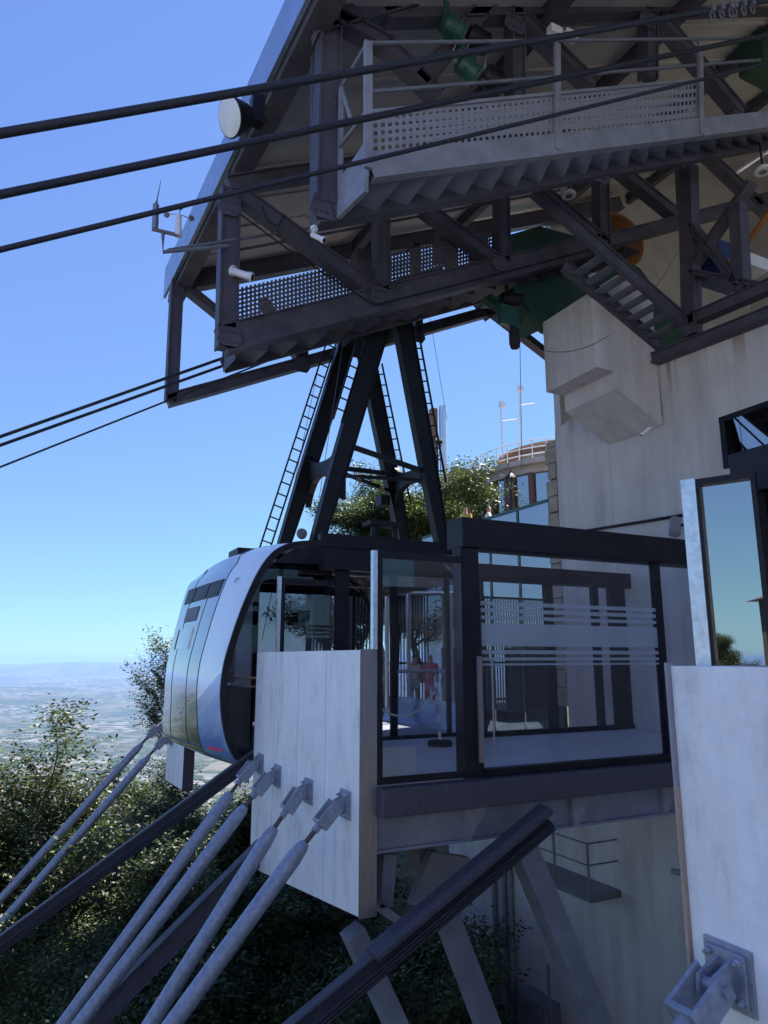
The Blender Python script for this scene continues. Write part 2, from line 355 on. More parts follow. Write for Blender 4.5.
def ground_mat():
    m, nt, out = nodes('valley_fields_and_woods')
    b = N(nt, 'ShaderNodeBsdfPrincipled'); b.inputs['Roughness'].default_value = .95; b.inputs['Specular IOR Level'].default_value = .1
    gg = N(nt, 'ShaderNodeNewGeometry')
    def mp(s): 
        q = N(nt, 'ShaderNodeMapping'); q.inputs['Scale'].default_value = (s, s, s*.2); nt.links.new(gg.outputs['Position'], q.inputs[0]); return q.outputs[0]
    vo = N(nt, 'ShaderNodeTexVoronoi'); vo.inputs['Scale'].default_value = 1; nt.links.new(mp(1/170), vo.inputs['Vector'])
    sep = N(nt, 'ShaderNodeSeparateColor'); nt.links.new(vo.outputs['Color'], sep.inputs[0])
    fields = ramp(nt, sep.outputs[0], [(0, (.025, .04, .022)), (.35, (.045, .055, .03)), (.6, (.095, .085, .055)), (.85, (.035, .055, .028)), (1, (.13, .115, .085))])
    wood = ramp(nt, noisy(nt, 1, 8, vec=mp(1/420), rough=.75), [(.46, (0, 0, 0)), (.54, (1, 1, 1))])
    mx = N(nt, 'ShaderNodeMix', data_type='RGBA'); nt.links.new(wood, mx.inputs[0]); nt.links.new(fields, mx.inputs[6]); mx.inputs[7].default_value = (.03, .045, .02, 1)
    v2 = N(nt, 'ShaderNodeTexVoronoi'); nt.links.new(mp(1/42), v2.inputs['Vector']); v2.inputs['Scale'].default_value = 1
    s2 = N(nt, 'ShaderNodeSeparateColor'); nt.links.new(v2.outputs['Color'], s2.inputs[0])
    town = ramp(nt, noisy(nt, 1, 5, vec=mp(1/1600), rough=.6), [(.42, (0, 0, 0)), (.56, (1, 1, 1))])
    spk = N(nt, 'ShaderNodeMath', operation='GREATER_THAN'); spk.inputs[1].default_value = .66; nt.links.new(s2.outputs[1], spk.inputs[0])
    mu = N(nt, 'ShaderNodeMath', operation='MULTIPLY'); nt.links.new(town, mu.inputs[0]); nt.links.new(spk.outputs[0], mu.inputs[1])
    m2 = N(nt, 'ShaderNodeMix', data_type='RGBA'); nt.links.new(mu.outputs[0], m2.inputs[0]); nt.links.new(mx.outputs[2], m2.inputs[6]); m2.inputs[7].default_value = (.2, .19, .185, 1)
    # hillside near the station: dark earth, scrub
    ln = N(nt, 'ShaderNodeVectorMath', operation='LENGTH'); nt.links.new(gg.outputs['Position'], ln.inputs[0])
    nr = N(nt, 'ShaderNodeMapRange'); nr.inputs[1].default_value = 500; nr.inputs[2].default_value = 1100; nt.links.new(ln.outputs['Value'], nr.inputs[0])
    soil = ramp(nt, noisy(nt, 1, 8, vec=mp(.8), rough=.7), [(.3, (.05, .055, .03)), (.7, (.14, .13, .08))])
    m3 = N(nt, 'ShaderNodeMix', data_type='RGBA'); nt.links.new(nr.outputs[0], m3.inputs[0]); nt.links.new(soil, m3.inputs[6]); nt.links.new(m2.outputs[2], m3.inputs[7])
    nt.links.new(m3.outputs[2], b.inputs['Base Color']); nt.links.new(b.outputs[0], out.inputs[0]); return m
M['ground'] = ground_mat()
tag(g.build('ground', 'ground', smooth=False, recalc=False), kind='structure')
M['sea'] = pbr('sea_water', (.02, .05, .09), None, .25)
s = MB(); NS = 96
for r in (20000, 120000):
    for k in range(NS):
        t = 2*math.pi*k/NS; s.v.append(V((r*math.sin(t), r*math.cos(t), -405)))
for k in range(NS): s.f.append((k, (k+1) % NS, NS+(k+1) % NS, NS+k))
tag(s.build('sea', 'sea', recalc=False), kind='structure')
# haze
hz = MB().box((-125000, -125000, -1500), (125000, 125000, 60))
m, nt, out = nodes('valley_haze')
pv = N(nt, 'ShaderNodeVolumePrincipled'); pv.inputs['Color'].default_value = (.38, .6, 1, 1); pv.inputs['Density'].default_value = 7.5e-5; pv.inputs['Anisotropy'].default_value = .1
nt.links.new(pv.outputs[0], out.inputs['Volume'])
M['haze'] = m
tag(hz.build('haze', 'haze'), 'pale blue haze filling the valley air out to the sea', 'haze', kind='stuff')

# ================================================================== roof of the station
SL = math.tan(math.radians(25.5))
def edgeX(y): return 2.47+(17.4-y)*.0335
ZR = 9.25
roof = thing('station_roof', 'sloping station roof with pale metal edge flashing and beige ribbed underside', 'roof', (12, 8, ZR))
def roofz(x, y): return ZR+.18+(x-edgeX(y))*SL
b = MB(); Ya, Yb = -5.0, 17.9
e0, e1 = edgeX(Ya)+.15, edgeX(Yb)+.15; XR = 26
b.add([(e0, Ya, roofz(e0, Ya)), (XR, Ya, roofz(XR, Ya)), (XR, Yb, roofz(XR, Yb)), (e1, Yb, roofz(e1, Yb)),
       (e0, Ya, roofz(e0, Ya)+.3), (XR, Ya, roofz(XR, Ya)+.3), (XR, Yb, roofz(XR, Yb)+.3), (e1, Yb, roofz(e1, Yb)+.3)],
      [(0,1,2,3),(7,6,5,4),(0,4,5,1),(1,5,6,2),(2,6,7,3),(3,7,4,0)])
b.build('roof_deck', 'soffit', roof)
b = MB()
for i in range(19):
    y = Ya+.5+i*(Yb-Ya-1)/18
    x0 = edgeX(y)+.25
    b.beam(V((x0, y, roofz(x0, y)-.02)), V((XR-.2, y, roofz(XR-.2, y)-.02)), .07, .05)
b.build('soffit_rib', 'soffit', roof)
b = MB()
b.add([(edgeX(Ya), Ya, ZR), (edgeX(Yb), Yb, ZR), (edgeX(Yb), Yb, ZR+.85), (edgeX(Ya), Ya, ZR+.85),
       (edgeX(Ya)+.06, Ya, ZR), (edgeX(Yb)+.06, Yb, ZR), (edgeX(Yb)+.06, Yb, ZR+.85), (edgeX(Ya)+.06, Ya, ZR+.85)],
      [(0,1,2,3),(7,6,5,4),(0,4,5,1),(1,5,6,2),(2,6,7,3),(3,7,4,0)])
b.build('edge_flashing', 'fascia', roof)
b = MB().beam(V((edgeX(Ya)+.3, Ya, ZR+.0)), V((edgeX(Yb)+.3, Yb, ZR+.0)), .36, .22, side=(1, 0, 0))
b.build('edge_beam', 'dark', roof, bevel=.01)
b = MB()
for x in (7.5, 11.0, 15, 19):   # purlins under the deck
    b.ibeam(V((x, Ya+.2, roofz(x, Ya)-.24)), V((x+.0, Yb-.2, roofz(x, Yb)-.26)), .2, .36, side=(1, 0, 0))
b.build('purlin', 'dark', roof)

# ================================================================== trusses and stair galleries
def members(root, Y, lst, mat='dark', w=.26):
    for nm, a, c, h in lst:
        b = MB(); b.ibeam(at(*a, Y=Y), at(*c, Y=Y), w, h, t=.035); b.build(nm, mat, root)
def gussets(root, Y, pts, size=.46, mat='dark'):
    for (px, py) in pts:
        c = at(px, py, Y=Y-.165); h = size/2
        b = MB(); b.prism([c+V((-h, 0, -h*.55)), c+V((-h*.5, 0, -h*.9)), c+V((h*.6, 0, -h*.9)), c+V((h, 0, -h*.3)), c+V((h*.8, 0, h*.7)), c+V((-h*.7, 0, h*.7))], (0, .014, 0))
        for dx in (-.55, -.2, .2, .55):
            for dz in (-.45, .3): b.lathe(c+V((dx*h, .002, dz*h)), [(.026, 0), (.026, .02)], 6, axis=(0, -1, 0))
        b.build('gusset_plate', mat, root)
# far frame beyond the cabin's hanger
Y1 = 17.0
tr = thing('roof_truss', 'farthest inclined dark steel truss, its lower chord against the sky behind the cabin hanger', 'roof truss', at(167, 408, Y=Y1), 'inclined roof trusses')
p0 = at(171, 402, Y=Y1)
members(tr, Y1, [('lower_chord', (167, 401), (560, 292), .30), ('post', (177, 282), (171, 402), .3), ('upper_chord', (180, 284), (620, 204), .46),
    ('diagonal', (186, 288), (228, 322), .22), ('diagonal', (262, 300), (302, 362), .24), ('post', (302, 340), (302, 366), .26), ('post', (415, 245), (417, 335), .26),
    ('diagonal', (440, 250), (490, 318), .24), ('post', (500, 235), (500, 315), .24), ('diagonal', (470, 295), (560, 365), .22)], w=.3)
# middle frame
Y2 = 12.0
tm = thing('roof_truss', 'middle inclined dark steel truss with security camera on its end post and crossing diagonals', 'roof truss', at(222, 350, Y=Y2), 'inclined roof trusses')
members(tm, Y2, [('post', (230, 190), (226, 350), .36), ('lower_chord', (221, 341), (602, 244), .52), ('lower_chord', (602, 243), (768, 199), .34),
    ('upper_chord', (228, 186), (560, 135), .3), ('diagonal', (240, 196), (378, 296), .3), ('post', (381, 200), (381, 290), .3), ('diagonal', (422, 208), (500, 266), .3),
    ('post', (501, 190), (502, 262), .3), ('diagonal', (538, 190), (604, 245), .32), ('post', (600, 170), (602, 244), .34), ('diagonal', (618, 170), (690, 228), .32), ('post', (682, 150), (686, 220), .34), ('diagonal', (700, 150), (768, 215), .3)], w=.3)
gussets(tm, Y2, [(230, 205), (230, 335), (380, 294), (500, 262), (602, 244), (686, 222)])
gussets(tr, Y1, [(302, 364), (418, 335)], .5)
MB().tube([at(240, 214, Y=11.8), at(300, 258, Y=11.8), at(374, 305, Y=11.8), at(470, 281, Y=11.8), at(600, 247, Y=11.8)], .018, 6).build('cable_run', 'rubber', tm, smooth=True)
MB().tube([at(262, 206, Y=11.8), at(268, 222, Y=11.8), at(279, 226, Y=11.8), at(284, 214, Y=11.8)], .014, 6).build('loose_cable', 'rubber', tm, smooth=True)
# nearest frame
Y3 = 8.5
tn = thing('roof_truss', 'nearest inclined dark steel truss at the top of the picture, carrying the big grey gallery', 'roof truss', at(313, 225, Y=Y3), 'inclined roof trusses')
members(tn, Y3, [('post', (329, 22), (324, 220), .34), ('lower_chord', (313, 219), (800, 136), .26), ('upper_chord', (310, 30), (420, 0), .3), ('upper_chord', (384, 16), (800, 6), .28),
    ('post', (515, 10), (515, 100), .28), ('diagonal', (521, 20), (592, 88), .26), ('post', (648, 10), (648, 80), .3), ('diagonal', (659, 20), (740, 115), .3),
    ('diagonal', (495, -5), (418, 84), .3), ('diagonal', (384, 45), (438, 98), .26), ('diagonal', (338, 20), (392, 50), .26)], w=.28)
members(tn, Y3+.35, [('diagonal', (345, -5), (322, 60), .3), ('post', (316, 25), (315, 224), .14)], w=.1)

gussets(tn, Y3, [(325, 205), (515, 22), (648, 18), (600, 172), (740, 118)])
def sheet(pts, name, mat, root, pitch):
    """flat perforated panel, four corners bl br tr tl, UV in hole pitches, with 4 mm thickness"""
    bl, br, trr, tl = [V(p) for p in pts]; o3 = V(root['_o'])
    n = (br-bl).cross(tl-bl).normalized()*.004
    me = bpy.data.meshes.new(name); me.from_pydata([tuple(p-o3) for p in (bl, br, trr, tl)]+[tuple(p+n-o3) for p in (bl, br, trr, tl)], [], [(3, 2, 1, 0), (4, 5, 6, 7)])
    L = (br-bl).length/pitch; H = (tl-bl).length/pitch
    uvl = me.uv_layers.new(name='UVMap'); cs = [(0, 0), (L, 0), (L, H), (0, H)]
    for lp in me.loops: uvl.data[lp.index].uv = cs[lp.vertex_index % 4]
    me.materials.append(M[mat]); o = bpy.data.objects.new(name, me); col.objects.link(o); o.parent = root; return o
def stairs(root, a0, a1, b0, b1, n, mat):
    """folded treads between stringer lines a0-a1 and b0-b1"""
    b = MB()
    for i in range(n):
        t0, t1 = i/n, (i+1)/n
        A0, A1 = lerp(a0, a1, t0), lerp(a0, a1, t1); B0, B1 = lerp(b0, b1, t0), lerp(b0, b1, t1)
        dA = V((A1.x-A0.x, A1.y-A0.y, 0)); dB = V((B1.x-B0.x, B1.y-B0.y, 0))
        # riser (up from low) then tread
        zA, zB = A1.z, B1.z
        b.prism([A0, B0, V((B0.x, B0.y, zB)), V((A0.x, A0.y, zA))], (.012, 0, 0))
        b.prism([V((A0.x, A0.y, zA)), V((B0.x, B0.y, zB)), V((B1.x, B1.y, zB)), V((A1.x, A1.y, zA))], (0, 0, .02))
    return b.build('stair_flight', mat, root)
# the big light grey gallery hung on the near side of the nearest frame
YG = 7.55
gal = thing('stair_gallery', 'light grey inclined stair gallery with perforated guard panel, top centre under the near cables', 'stair gallery', at(370, 190, Y=YG), 'inclined stair galleries')
sA, sB = at(369, 168, Y=YG), at(790, 118, Y=YG)
MB().section(sA, sB, [(-.06, -.17), (.1, -.17), (.1, -.14), (-.03, -.14), (-.03, .14), (.1, .14), (.1, .17), (-.06, .17)]).build('stringer', 'grey', gal, bevel=.004)
tA, tB = at(335, 214, Y=8.32), at(790, 140, Y=8.32)
MB().beam(tA, tB, .08, .22).build('stringer', 'dark', gal)
stairs(gal, sA+V((.1, .1, -.12)), sB+V((0, .1, -.12)), tA+V((.1, 0, -.03)), tB+V((0, 0, -.03)), 21, 'grey')
sheet([at(372, 153, Y=YG), at(697, 122, Y=YG), at(697, 80, Y=YG), at(372, 112, Y=YG)], 'guard_panel', 'perf_grey', gal, .118)
for a, c in (((368, 42), (368, 168)), ((557, 44), (557, 150)), ((700, 42), (701, 135))):
    MB().beam(at(*a, Y=YG-.05), at(*c, Y=YG-.05), .06, .11).build('post', 'grey', gal)
for y0, y1 in ((43, 38), (92, 60)):
    MB().tube([at(368, y0, Y=YG), at(760, y1, Y=YG)], .03, 8).build('handrail', 'greyd', gal, smooth=True)
MB().beam(at(372, 112, Y=YG-.02), at(697, 80, Y=YG-.02), .05, .05).build('panel_rim', 'grey', gal)
MB().beam(at(372, 154, Y=YG-.02), at(697, 122, Y=YG-.02), .05, .05).build('panel_rim', 'grey', gal)
# end guard of that gallery
Y7, Y8 = YG, 8.28
e = dict(a=at(368, 42, Y=Y7), b=at(341, 88, Y=Y8), c=at(366, 112, Y=Y7), d=at(339, 148, Y=Y8), f=at(368, 176, Y=Y7), g=at(340, 212, Y=Y8))
for k1, k2 in ('ab', 'cd'): MB().tube([e[k1], e[k2]], .03, 8).build('handrail', 'greyd', gal, smooth=True)
b = MB(); b.beam(e['b'], e['g'], .05, .09, side=(1, 0, 0)); b.build('post', 'grey', gal)
b = MB(); b.beam(e['b'], at(352, 122, Y=Y7+.3), .03, .05, side=(1, 0, 0)); b.build('brace', 'grey', gal)
b = MB(); b.prism([e['f'], e['g'], V(e['g'])+V((0, 0, .55)), V(e['f'])+V((0, 0, .6))], (.02, 0, 0)); b.build('toe_plate', 'grey', gal)
b = MB(); b.beam(e['f']+V((-.02, 0, -.12)), e['g']+V((-.02, 0, 0)), .06, .24, side=(1, 0, 0)); b.build('end_channel', 'grey', gal)

# dark gallery along the middle frame
g2 = thing('stair_gallery', 'dark inclined stair gallery behind the middle truss, sawtooth treads showing under its chord', 'stair gallery', at(226, 352, Y=12.3), 'inclined stair galleries')
qA, qB = at(236, 342, Y=12.3), at(640, 240, Y=12.3)
rA, rB = V((qA.x, 13.25, qA.z-.12)), V((qB.x, 13.25, qB.z-.12))
stairs(g2, qA+V((0, 0, -.34)), qB+V((0, 0, -.34)), rA+V((0, 0, -.12)), rB+V((0, 0, -.12)), 18, 'dark')
MB().beam(rA+V((0, .05, .02)), rB+V((0, .05, .02)), .06, .3).build('stringer', 'dark', g2)
for pa, pb in (((352, 300), (385, 262)), ((436, 262), (452, 236)), ((470, 262), (482, 232))):
    a_, b_ = at(*pa, Y=15.2), at(*pb, Y=15.2); MB().box((a_.x, 14.9, a_.z), (b_.x, 15.3, b_.z)).build('roller_housing', 'dark', g2)
sheet([at(238, 322, Y=12.28), at(500, 256, Y=12.28), at(500, 228, Y=12.28), at(238, 288, Y=12.28)], 'guard_panel', 'perf_dark', g2, .09)
sheet([V((rA.x, 13.3, rA.z+.2)), V((rB.x, 13.3, rB.z+.2)), V((rB.x, 13.3, rB.z+.75)), V((rA.x, 13.3, rA.z+.75))], 'guard_panel', 'perf_dark', g2, .09)
for y in (12.28, 13.3):
    MB().tube([at(238, 250, Y=y), at(560, 190, Y=y)], .03, 8).build('handrail', 'dark', g2, smooth=True)
for t in (0, .25, .5, .75, 1):
    p = lerp(rA, rB, t); MB().beam(p, p+V((0, 0, 1.25)), .05, .05, side=(1, 0, 0)).build('post', 'dark', g2)

# cross stair and bracing on top of the concrete wall (plane X = 12.3)
XC = 12.3
cs = thing('cross_stair', 'steep dark steel stair coming down from the middle truss onto the concrete wall top', 'stair', at(690, 340, X=XC))
k0, k1 = at(533, 190, Y=9.9), at(693, 328, Y=9.9)
for dy, t0 in ((0, 0), (.95, .36)):
    MB().ibeam(lerp(k0, k1, t0)+V((0, dy, 0)), k1+V((0, dy, 0)), .12, .30, t=.03).build('stringer', 'dark', cs)
for i in range(6, 14):
    p = lerp(k0, k1, i/14); MB().box((p.x-.13, p.y+.06, p.z-.06), (p.x+.13, p.y+.89, p.z-.035)).build('tread', 'greyd', cs)
wf = thing('wall_frame', 'dark steel bracing frame on the concrete wall top below the roof, upper right', 'steel frame', at(692, 345, X=XC))
for nm, a, c, h in [('post', (688, 168), (692, 335), .34), ('chord', (690, 321), (775, 284), .26), ('chord', (692, 272), (760, 285), .12), ('diagonal', (752, 182), (695, 264), .14),
                    ('post', (738, 205), (742, 290), .26), ('diagonal', (692, 225), (740, 285), .14)]:
    MB().ibeam(at(*a, X=XC), at(*c, X=XC), .26, h, side=(1, 0, 0), t=.03).build(nm, 'dark', wf)
MB().ibeam(at(655, 359, X=12.35), at(800, 302, X=12.35), .3, .24, side=(1, 0, 0), t=.03).build('sill_beam', 'dark', wf)

# ================================================================== concrete station building
WX = 12.5
bld = thing('station_building', 'tall weathered concrete station wall with vertical streaks, right of the glass booth', 'building', (WX+2, 9, -14))
poly = [V((WX, -6, -14)), V((WX, 20.5, -14)), V((WX, 20.5, -2.3)), V((WX, 14.6, -2.3)), V((WX, 14.55, 6.1)), V((WX, 10.95, 6.95)), V((WX, 8.0, 6.55)), V((WX, -6, 6.55))]
MB().prism(poly, (3.5, 0, 0)).build('wall', 'concrete', bld)
MB().box((WX-.012, 12.62, -1.4), (WX+.02, 14.56, 6.08)).build('wall_pilaster', 'concrete', bld)
# stone quoin seen past the wall's end
b = MB()
for i in range(15):
    z = -1.2+i*.46; d = .12 if i % 2 else 0
    b.box((WX+.0-.03*(i % 2), 14.6, z), (WX+1.2, 15.05-d, z+.43))
b.build('quoin', 'stone', bld, bevel=.02)
b = MB(); b.box((WX+.1, 14.6, 5.72), (WX+1.3, 15.1, 5.9)); b.build('quoin_cap', 'stone', bld, bevel=.02)
# rear hall seen through the steel work
MB().prism([V((15.2, 17.4, 4)), V((25.9, 17.4, 4)), V((25.9, 17.4, roofz(25.9, 17)-.02)), V((15.2, 17.4, roofz(15.2, 17)-.02))], (0, .3, 0)).build('rear_wall', 'soffit', bld)
MB().box((25.6, -5, 4), (25.9, 17.38, roofz(25.6, 17)-.1)).build('rear_wall', 'soffit', bld)
# window
def win(root, Yl, Yr, z0, z1, X=WX):
    f = MB(); t = .11
    f.box((X-.05, Yr, z0), (X+.05, Yl, z0+t)); f.box((X-.05, Yr, z1-t), (X+.05, Yl, z1)); f.box((X-.045, Yl-t, z0+t), (X+.05, Yl, z1-t)); f.box((X-.045, Yr, z0+t), (X+.05, Yr+t, z1-t))
    fo = f.build('window', 'black', root); p = MB().box((X-.03, Yr+t, z0+t), (X-.01, Yl-t, z1-t)).build('pane', 'mglass', fo); return fo
wl = at(720, 418, X=WX)
win(bld, wl.y, wl.y-2.4, at(722, 470, X=WX).z, wl.z)
# corbelled concrete block
cb = MB()
prof = [(10.6, 8.0), (10.6, 6.2), (11.15, 6.2), (11.15, 5.8), (12.47, 5.15), (12.47, 8.6), (11.4, 8.6)]
cb.prism([V((x, 10.9, z)) for x, z in prof], (0, 1.7, 0))
tag(cb.build('concrete_corbel', 'concrete2', bevel=.015), 'pale concrete block with stepped underside jutting from the wall top', 'concrete block')
# skirting line & pipe on wall
MB().tube([at(572, 533, X=WX-.06), at(690, 514, X=WX-.06)], .035, 8).build('conduit', 'black', bld, smooth=True)
# spotlight
p = at(675, 527, X=WX-.35)
sl = thing('wall_floodlight', 'grey round floodlight on the concrete wall above the booth roof', 'floodlight', p)
MB().lathe(p, [(.11, -.22), (.12, .2), (.1, .21)], 18, axis=(-.5, -.3, -.8)).build('housing', 'grey', sl, smooth=True)
MB().beam(p, p+V((.35, 0, .1)), .04, .06).build('bracket', 'black', sl)
# wall camera
def camera_obj(p, d, wallpt, label, sc_=1):
    c = thing('security_camera', label, 'security camera', p, 'small white security cameras')
    d = V(d).normalized()
    MB().lathe(p, [(.05*sc_, -.16*sc_), (.06*sc_, -.15*sc_), (.06*sc_, .12*sc_), (.075*sc_, .13*sc_), (.075*sc_, .2*sc_)], 14, axis=d).build('housing', 'white', c, smooth=True)
    MB().lathe(p+d*.19*sc_, [(.06*sc_, 0), (.05*sc_, .015)], 14, axis=d).build('lens', 'black', c)
    MB().tube([p-d*.08*sc_, lerp(p-d*.12*sc_, V(wallpt), .5)+V((0, 0, -.03)), V(wallpt)], .03*sc_, 8).build('arm', 'white', c, smooth=True)
    MB().lathe(V(wallpt), [(.09*sc_, -.02), (.09*sc_, .02)], 14, axis=V(wallpt)-p).build('mount', 'white', c, smooth=True)
    return c
p = at(646, 431, X=WX-.22); camera_obj(p, (-.5, .5, -.55), at(654, 426, X=WX), 'white security camera with dark lens fixed to the concrete wall beside the corbel', .7)
p = at(241, 274, Y=11.72); camera_obj(p, (.6, -.35, -.25), at(233, 271, Y=11.83), 'white bullet camera on the end post of the middle truss', 1.15)
p = at(317, 237, Y=8.3); camera_obj(p, (.5, -.4, -.4), at(314, 229, Y=8.4), 'tiny white camera under the corner of the nearest truss', .6)
# cables on wall
b = MB(); pts = [at(540, 350, Y=10.7), at(575, 352, Y=10.5), at(625, 338, Y=10.5), at(665, 305, Y=10.6), at(680, 265, Y=10.8), at(682, 232, Y=11.5)]
pts = [V((q[0], lerp(10.7, 11.2, i/15), q[1])) for i, q in enumerate([(p.x, p.z) for p in [lerp(lerp(pts[0], pts[2]+V((.3, 0, -.5)), t), lerp(pts[2]+V((.3, 0, -.5)), pts[5], t), t) for t in [j/15 for j in range(16)]]])]
b.tube(pts, .009, 6); tag(b.build('hanging_cable', 'greyd', smooth=True), 'thin cable sagging across the concrete corbel up to the steelwork', 'cable')
b = MB(); b.tube([at(655, 350, X=WX-.03), at(659, 390, X=WX-.03), at(662, 415, X=WX-.03), at(655, 427, X=WX-.03)], .012, 6); b.build('conduit', 'greyd', bld, smooth=True)

# ================================================================== platforms
FZ = -1.55
plat = thing('boarding_platform', 'central boarding platform, grey floor with dark granite edge on steel beams', 'platform', (8, 10.5, FZ))
MB().box((4.02, 8.33, -1.72), (WX-.01, 12.72, FZ)).build('floor', 'floor', plat)
MB().box((4.02, 8.08, -1.88), (WX-.01, 8.33, FZ-.004)).build('edge_slab', 'granite', plat, bevel=.015)
b = MB(); b.ibeam(V((4.06, 8.5, -2.13)), V((WX-.02, 8.5, -2.13)), .26, .42, t=.035); b.build('edge_beam', 'bluegrey', plat)
b = MB()
for x in (6.0, 8.0, 10.0): b.ibeam(V((x, 8.7, -2.1)), V((x, 12.6, -2.1)), .2, .38, side=(1, 0, 0), t=.03)
b.build('cross_beam', 'greyd', plat)
for x in (5.35, 7.15, 8.9):
    b = MB(); b.prism([V((x, 8.36, -1.93)), V((x+.34, 8.36, -1.93)), V((x+.3, 8.36, -2.05)), V((x+.14, 8.36, -2.2)), V((x+.1, 8.36, -2.31)), V((x, 8.36, -2.31))], (0, .012, 0))
    b.box((x-.02, 8.33, -2.31), (x, 8.48, -1.92)); b.build('bracket', 'grey', plat)
# box legs
for a, c, y, w in [((518, 838), (612, 1060), 8.75, .34), ((417, 838), (512, 1090), 9.6, .3), ((352, 930), (412, 1060), 9.2, .26), ]:
    MB().beam(at(*a, Y=y), at(*c, Y=y), .3, w).build('leg', 'bluegrey', plat, bevel=.008)
MB().prism([at(432, 852, Y=9.2), at(470, 858, Y=9.2), at(452, 905, Y=9.2), at(412, 905, Y=9.2)], (0, .15, 0)).build('gusset', 'bluegrey', plat)
MB().beam(at(387, 853, Y=8.6), at(383, 905, Y=8.6), .2, .18).build('hanger_post', 'greyd', plat)
MB().beam(at(376, 905, Y=8.6), at(405, 925, Y=8.6), .2, .1).build('hanger_foot', 'grey', plat)

# end panels (facing the valley)
def end_panel(name, label, X, Yn, Yf, zt, zbn, zbf, th, trim=None, trimmat='steel'):
    t = thing(name, label, 'wall panel', (X, (Yn+Yf)/2, min(zbn, zbf)), 'pale end panels of the platforms')
    b = MB(); b.prism([V((X, Yn, zt)), V((X, Yf, zt)), V((X, Yf, zbf)), V((X, Yn, zbn))], (th-.01, 0, 0)); b.build('slab', 'panel', t, bevel=.006)
    j = MB(); n = 4
    for i in range(1, n):
        y = lerp(Yn, Yf, i/n); zb = lerp(zbn, zbf, i/n); j.box((X-.0015, y-.003, zb+.01), (X+.002, y+.003, zt-.01))
    j.build('panel_joint', 'greyd', t)
    if trim:
        a = MB(); a.box((X-.004, Yn-.012, zbn-.02), (X+th+.01, Yn, zt+.01)); a.build('end_cap', trimmat, t)
    return t
pA = end_panel('end_panel', 'pale stone-look end panel with brushed steel edge, four grey struts bolted to it', 3.80, 8.29, 12.78, .10, -2.98, -3.50, .22, True)
qn, qf = at(182, 790, X=3.62), at(165, 780, X=3.62)
pB = end_panel('end_panel', 'small pale end panel hanging beyond and below the cable car cabin', 3.62, qn.y, qf.y, -1.7, qn.z, qf.z, .24, True, 'dark')
pC = end_panel('end_panel', 'large pale end panel filling the lower right corner, thin wooden strip down its left edge', 3.82, -.6, 3.44, -.05, -3.2, -3.4, .22)
MB().box((3.79, 3.44, -3.3), (3.86, 3.462, -.8)).build('edge_strip', 'wood', pC)
MB().box((3.79, 3.44, -.8), (3.86, 3.462, -.03)).build('edge_strip', 'grey', pC)

# ------------------------------------------------------------------ struts
def strut(top, end, label, group, sc_=1., X=None):
    """wall plate, lug, fork, threaded rod and pipe, from a panel face down to its far end"""
    top = V(top); end = V(end); d = (end-top).normalized()
    t = thing('pipe_strut', label, 'strut', end, group)
    n = V((-1, 0, 0)); s_ = sc_
    b = MB(); b.box((top.x-.02*s_, top.y-.16*s_, top.z-.17*s_), (top.x, top.y+.16*s_, top.z+.17*s_)); b.box((top.x-.045*s_, top.y-.13*s_, top.z-.14*s_), (top.x-.02*s_, top.y+.13*s_, top.z+.14*s_))
    b.build('wall_plate', 'galv', t, bevel=.004)
    for dy in (-.1, .1):
        for dz in (-.105, .105):
            MB().lathe(top+V((-.045*s_, dy*s_, dz*s_)), [(.022*s_, 0), (.022*s_, .025*s_), (.012*s_, .03*s_), (.012*s_, .05*s_)], 6, axis=n).build('bolt', 'galv', t)
    hub = top+V((-.17*s_, 0, -.02*s_)); side = V((0, 1, 0))
    b = MB()
    for y in (-.045, .045):
        b.prism([top+V((-.045*s_, y*s_-.012*s_, .1*s_)), hub+V((-.05*s_, y*s_-.012*s_, .05*s_)), hub+V((-.06*s_, y*s_-.012*s_, -.05*s_)), top+V((-.045*s_, y*s_-.012*s_, -.11*s_))], (0, .024*s_, 0))
    b.build('lug', 'galv', t)
    b = MB(); f0 = hub+d*(-.05*s_); f1 = hub+d*(.27*s_); dd, sd, up = b._frame(f0, f1, side)
    for y in (-.085, .085):
        b.section(f0+sd*y*s_, f1+sd*y*s_, [(-.014*s_, -.085*s_), (.014*s_, -.085*s_), (.014*s_, .085*s_), (-.014*s_, .085*s_)], side)
    b.section(hub+d*.23*s_, hub+d*.27*s_, [(-.07*s_, -.084*s_), (.07*s_, -.084*s_), (.07*s_, .084*s_), (-.07*s_, .084*s_)], side)
    b.lathe(hub-side*.12*s_, [(.035*s_, 0), (.035*s_, .24*s_)], 12, axis=side)
    b.build('fork', 'galv', t, bevel=.004)
    MB().tube([hub+d*.27*s_, hub+d*.36*s_], .052*s_, 6).build('nut', 'galv', t)
    MB().tube([hub+d*.36*s_, hub+d*.58*s_], .032*s_, 10).build('threaded_rod', 'rust', t, smooth=True)
    MB().tube([hub+d*.52*s_, hub+d*.58*s_, hub+d*.66*s_, hub+d*.74*s_, end], [.055*s_, .08*s_, .09*s_, .10*s_, .10*s_], 20).build('pipe', 'galv', t, smooth=True)
    return t
GS = 'grey pipe struts bolted to the central end panel'
PX = 3.80
def P(x, y, X): return at(x, y, X=X)
XE = -.35
names = ['first pipe strut from the left on the central pale panel, nearest the cabin', 'second pipe strut from the left on the central pale panel',
         'third pipe strut from the left on the central pale panel', 'fourth pipe strut, nearest the steel edge of the central pale panel']
tops = [(261, 764), (278, 776), (309, 791), (346, 804)]; ends = [(64, 1024), (80, 1024), (151, 1024), (173, 1024)]
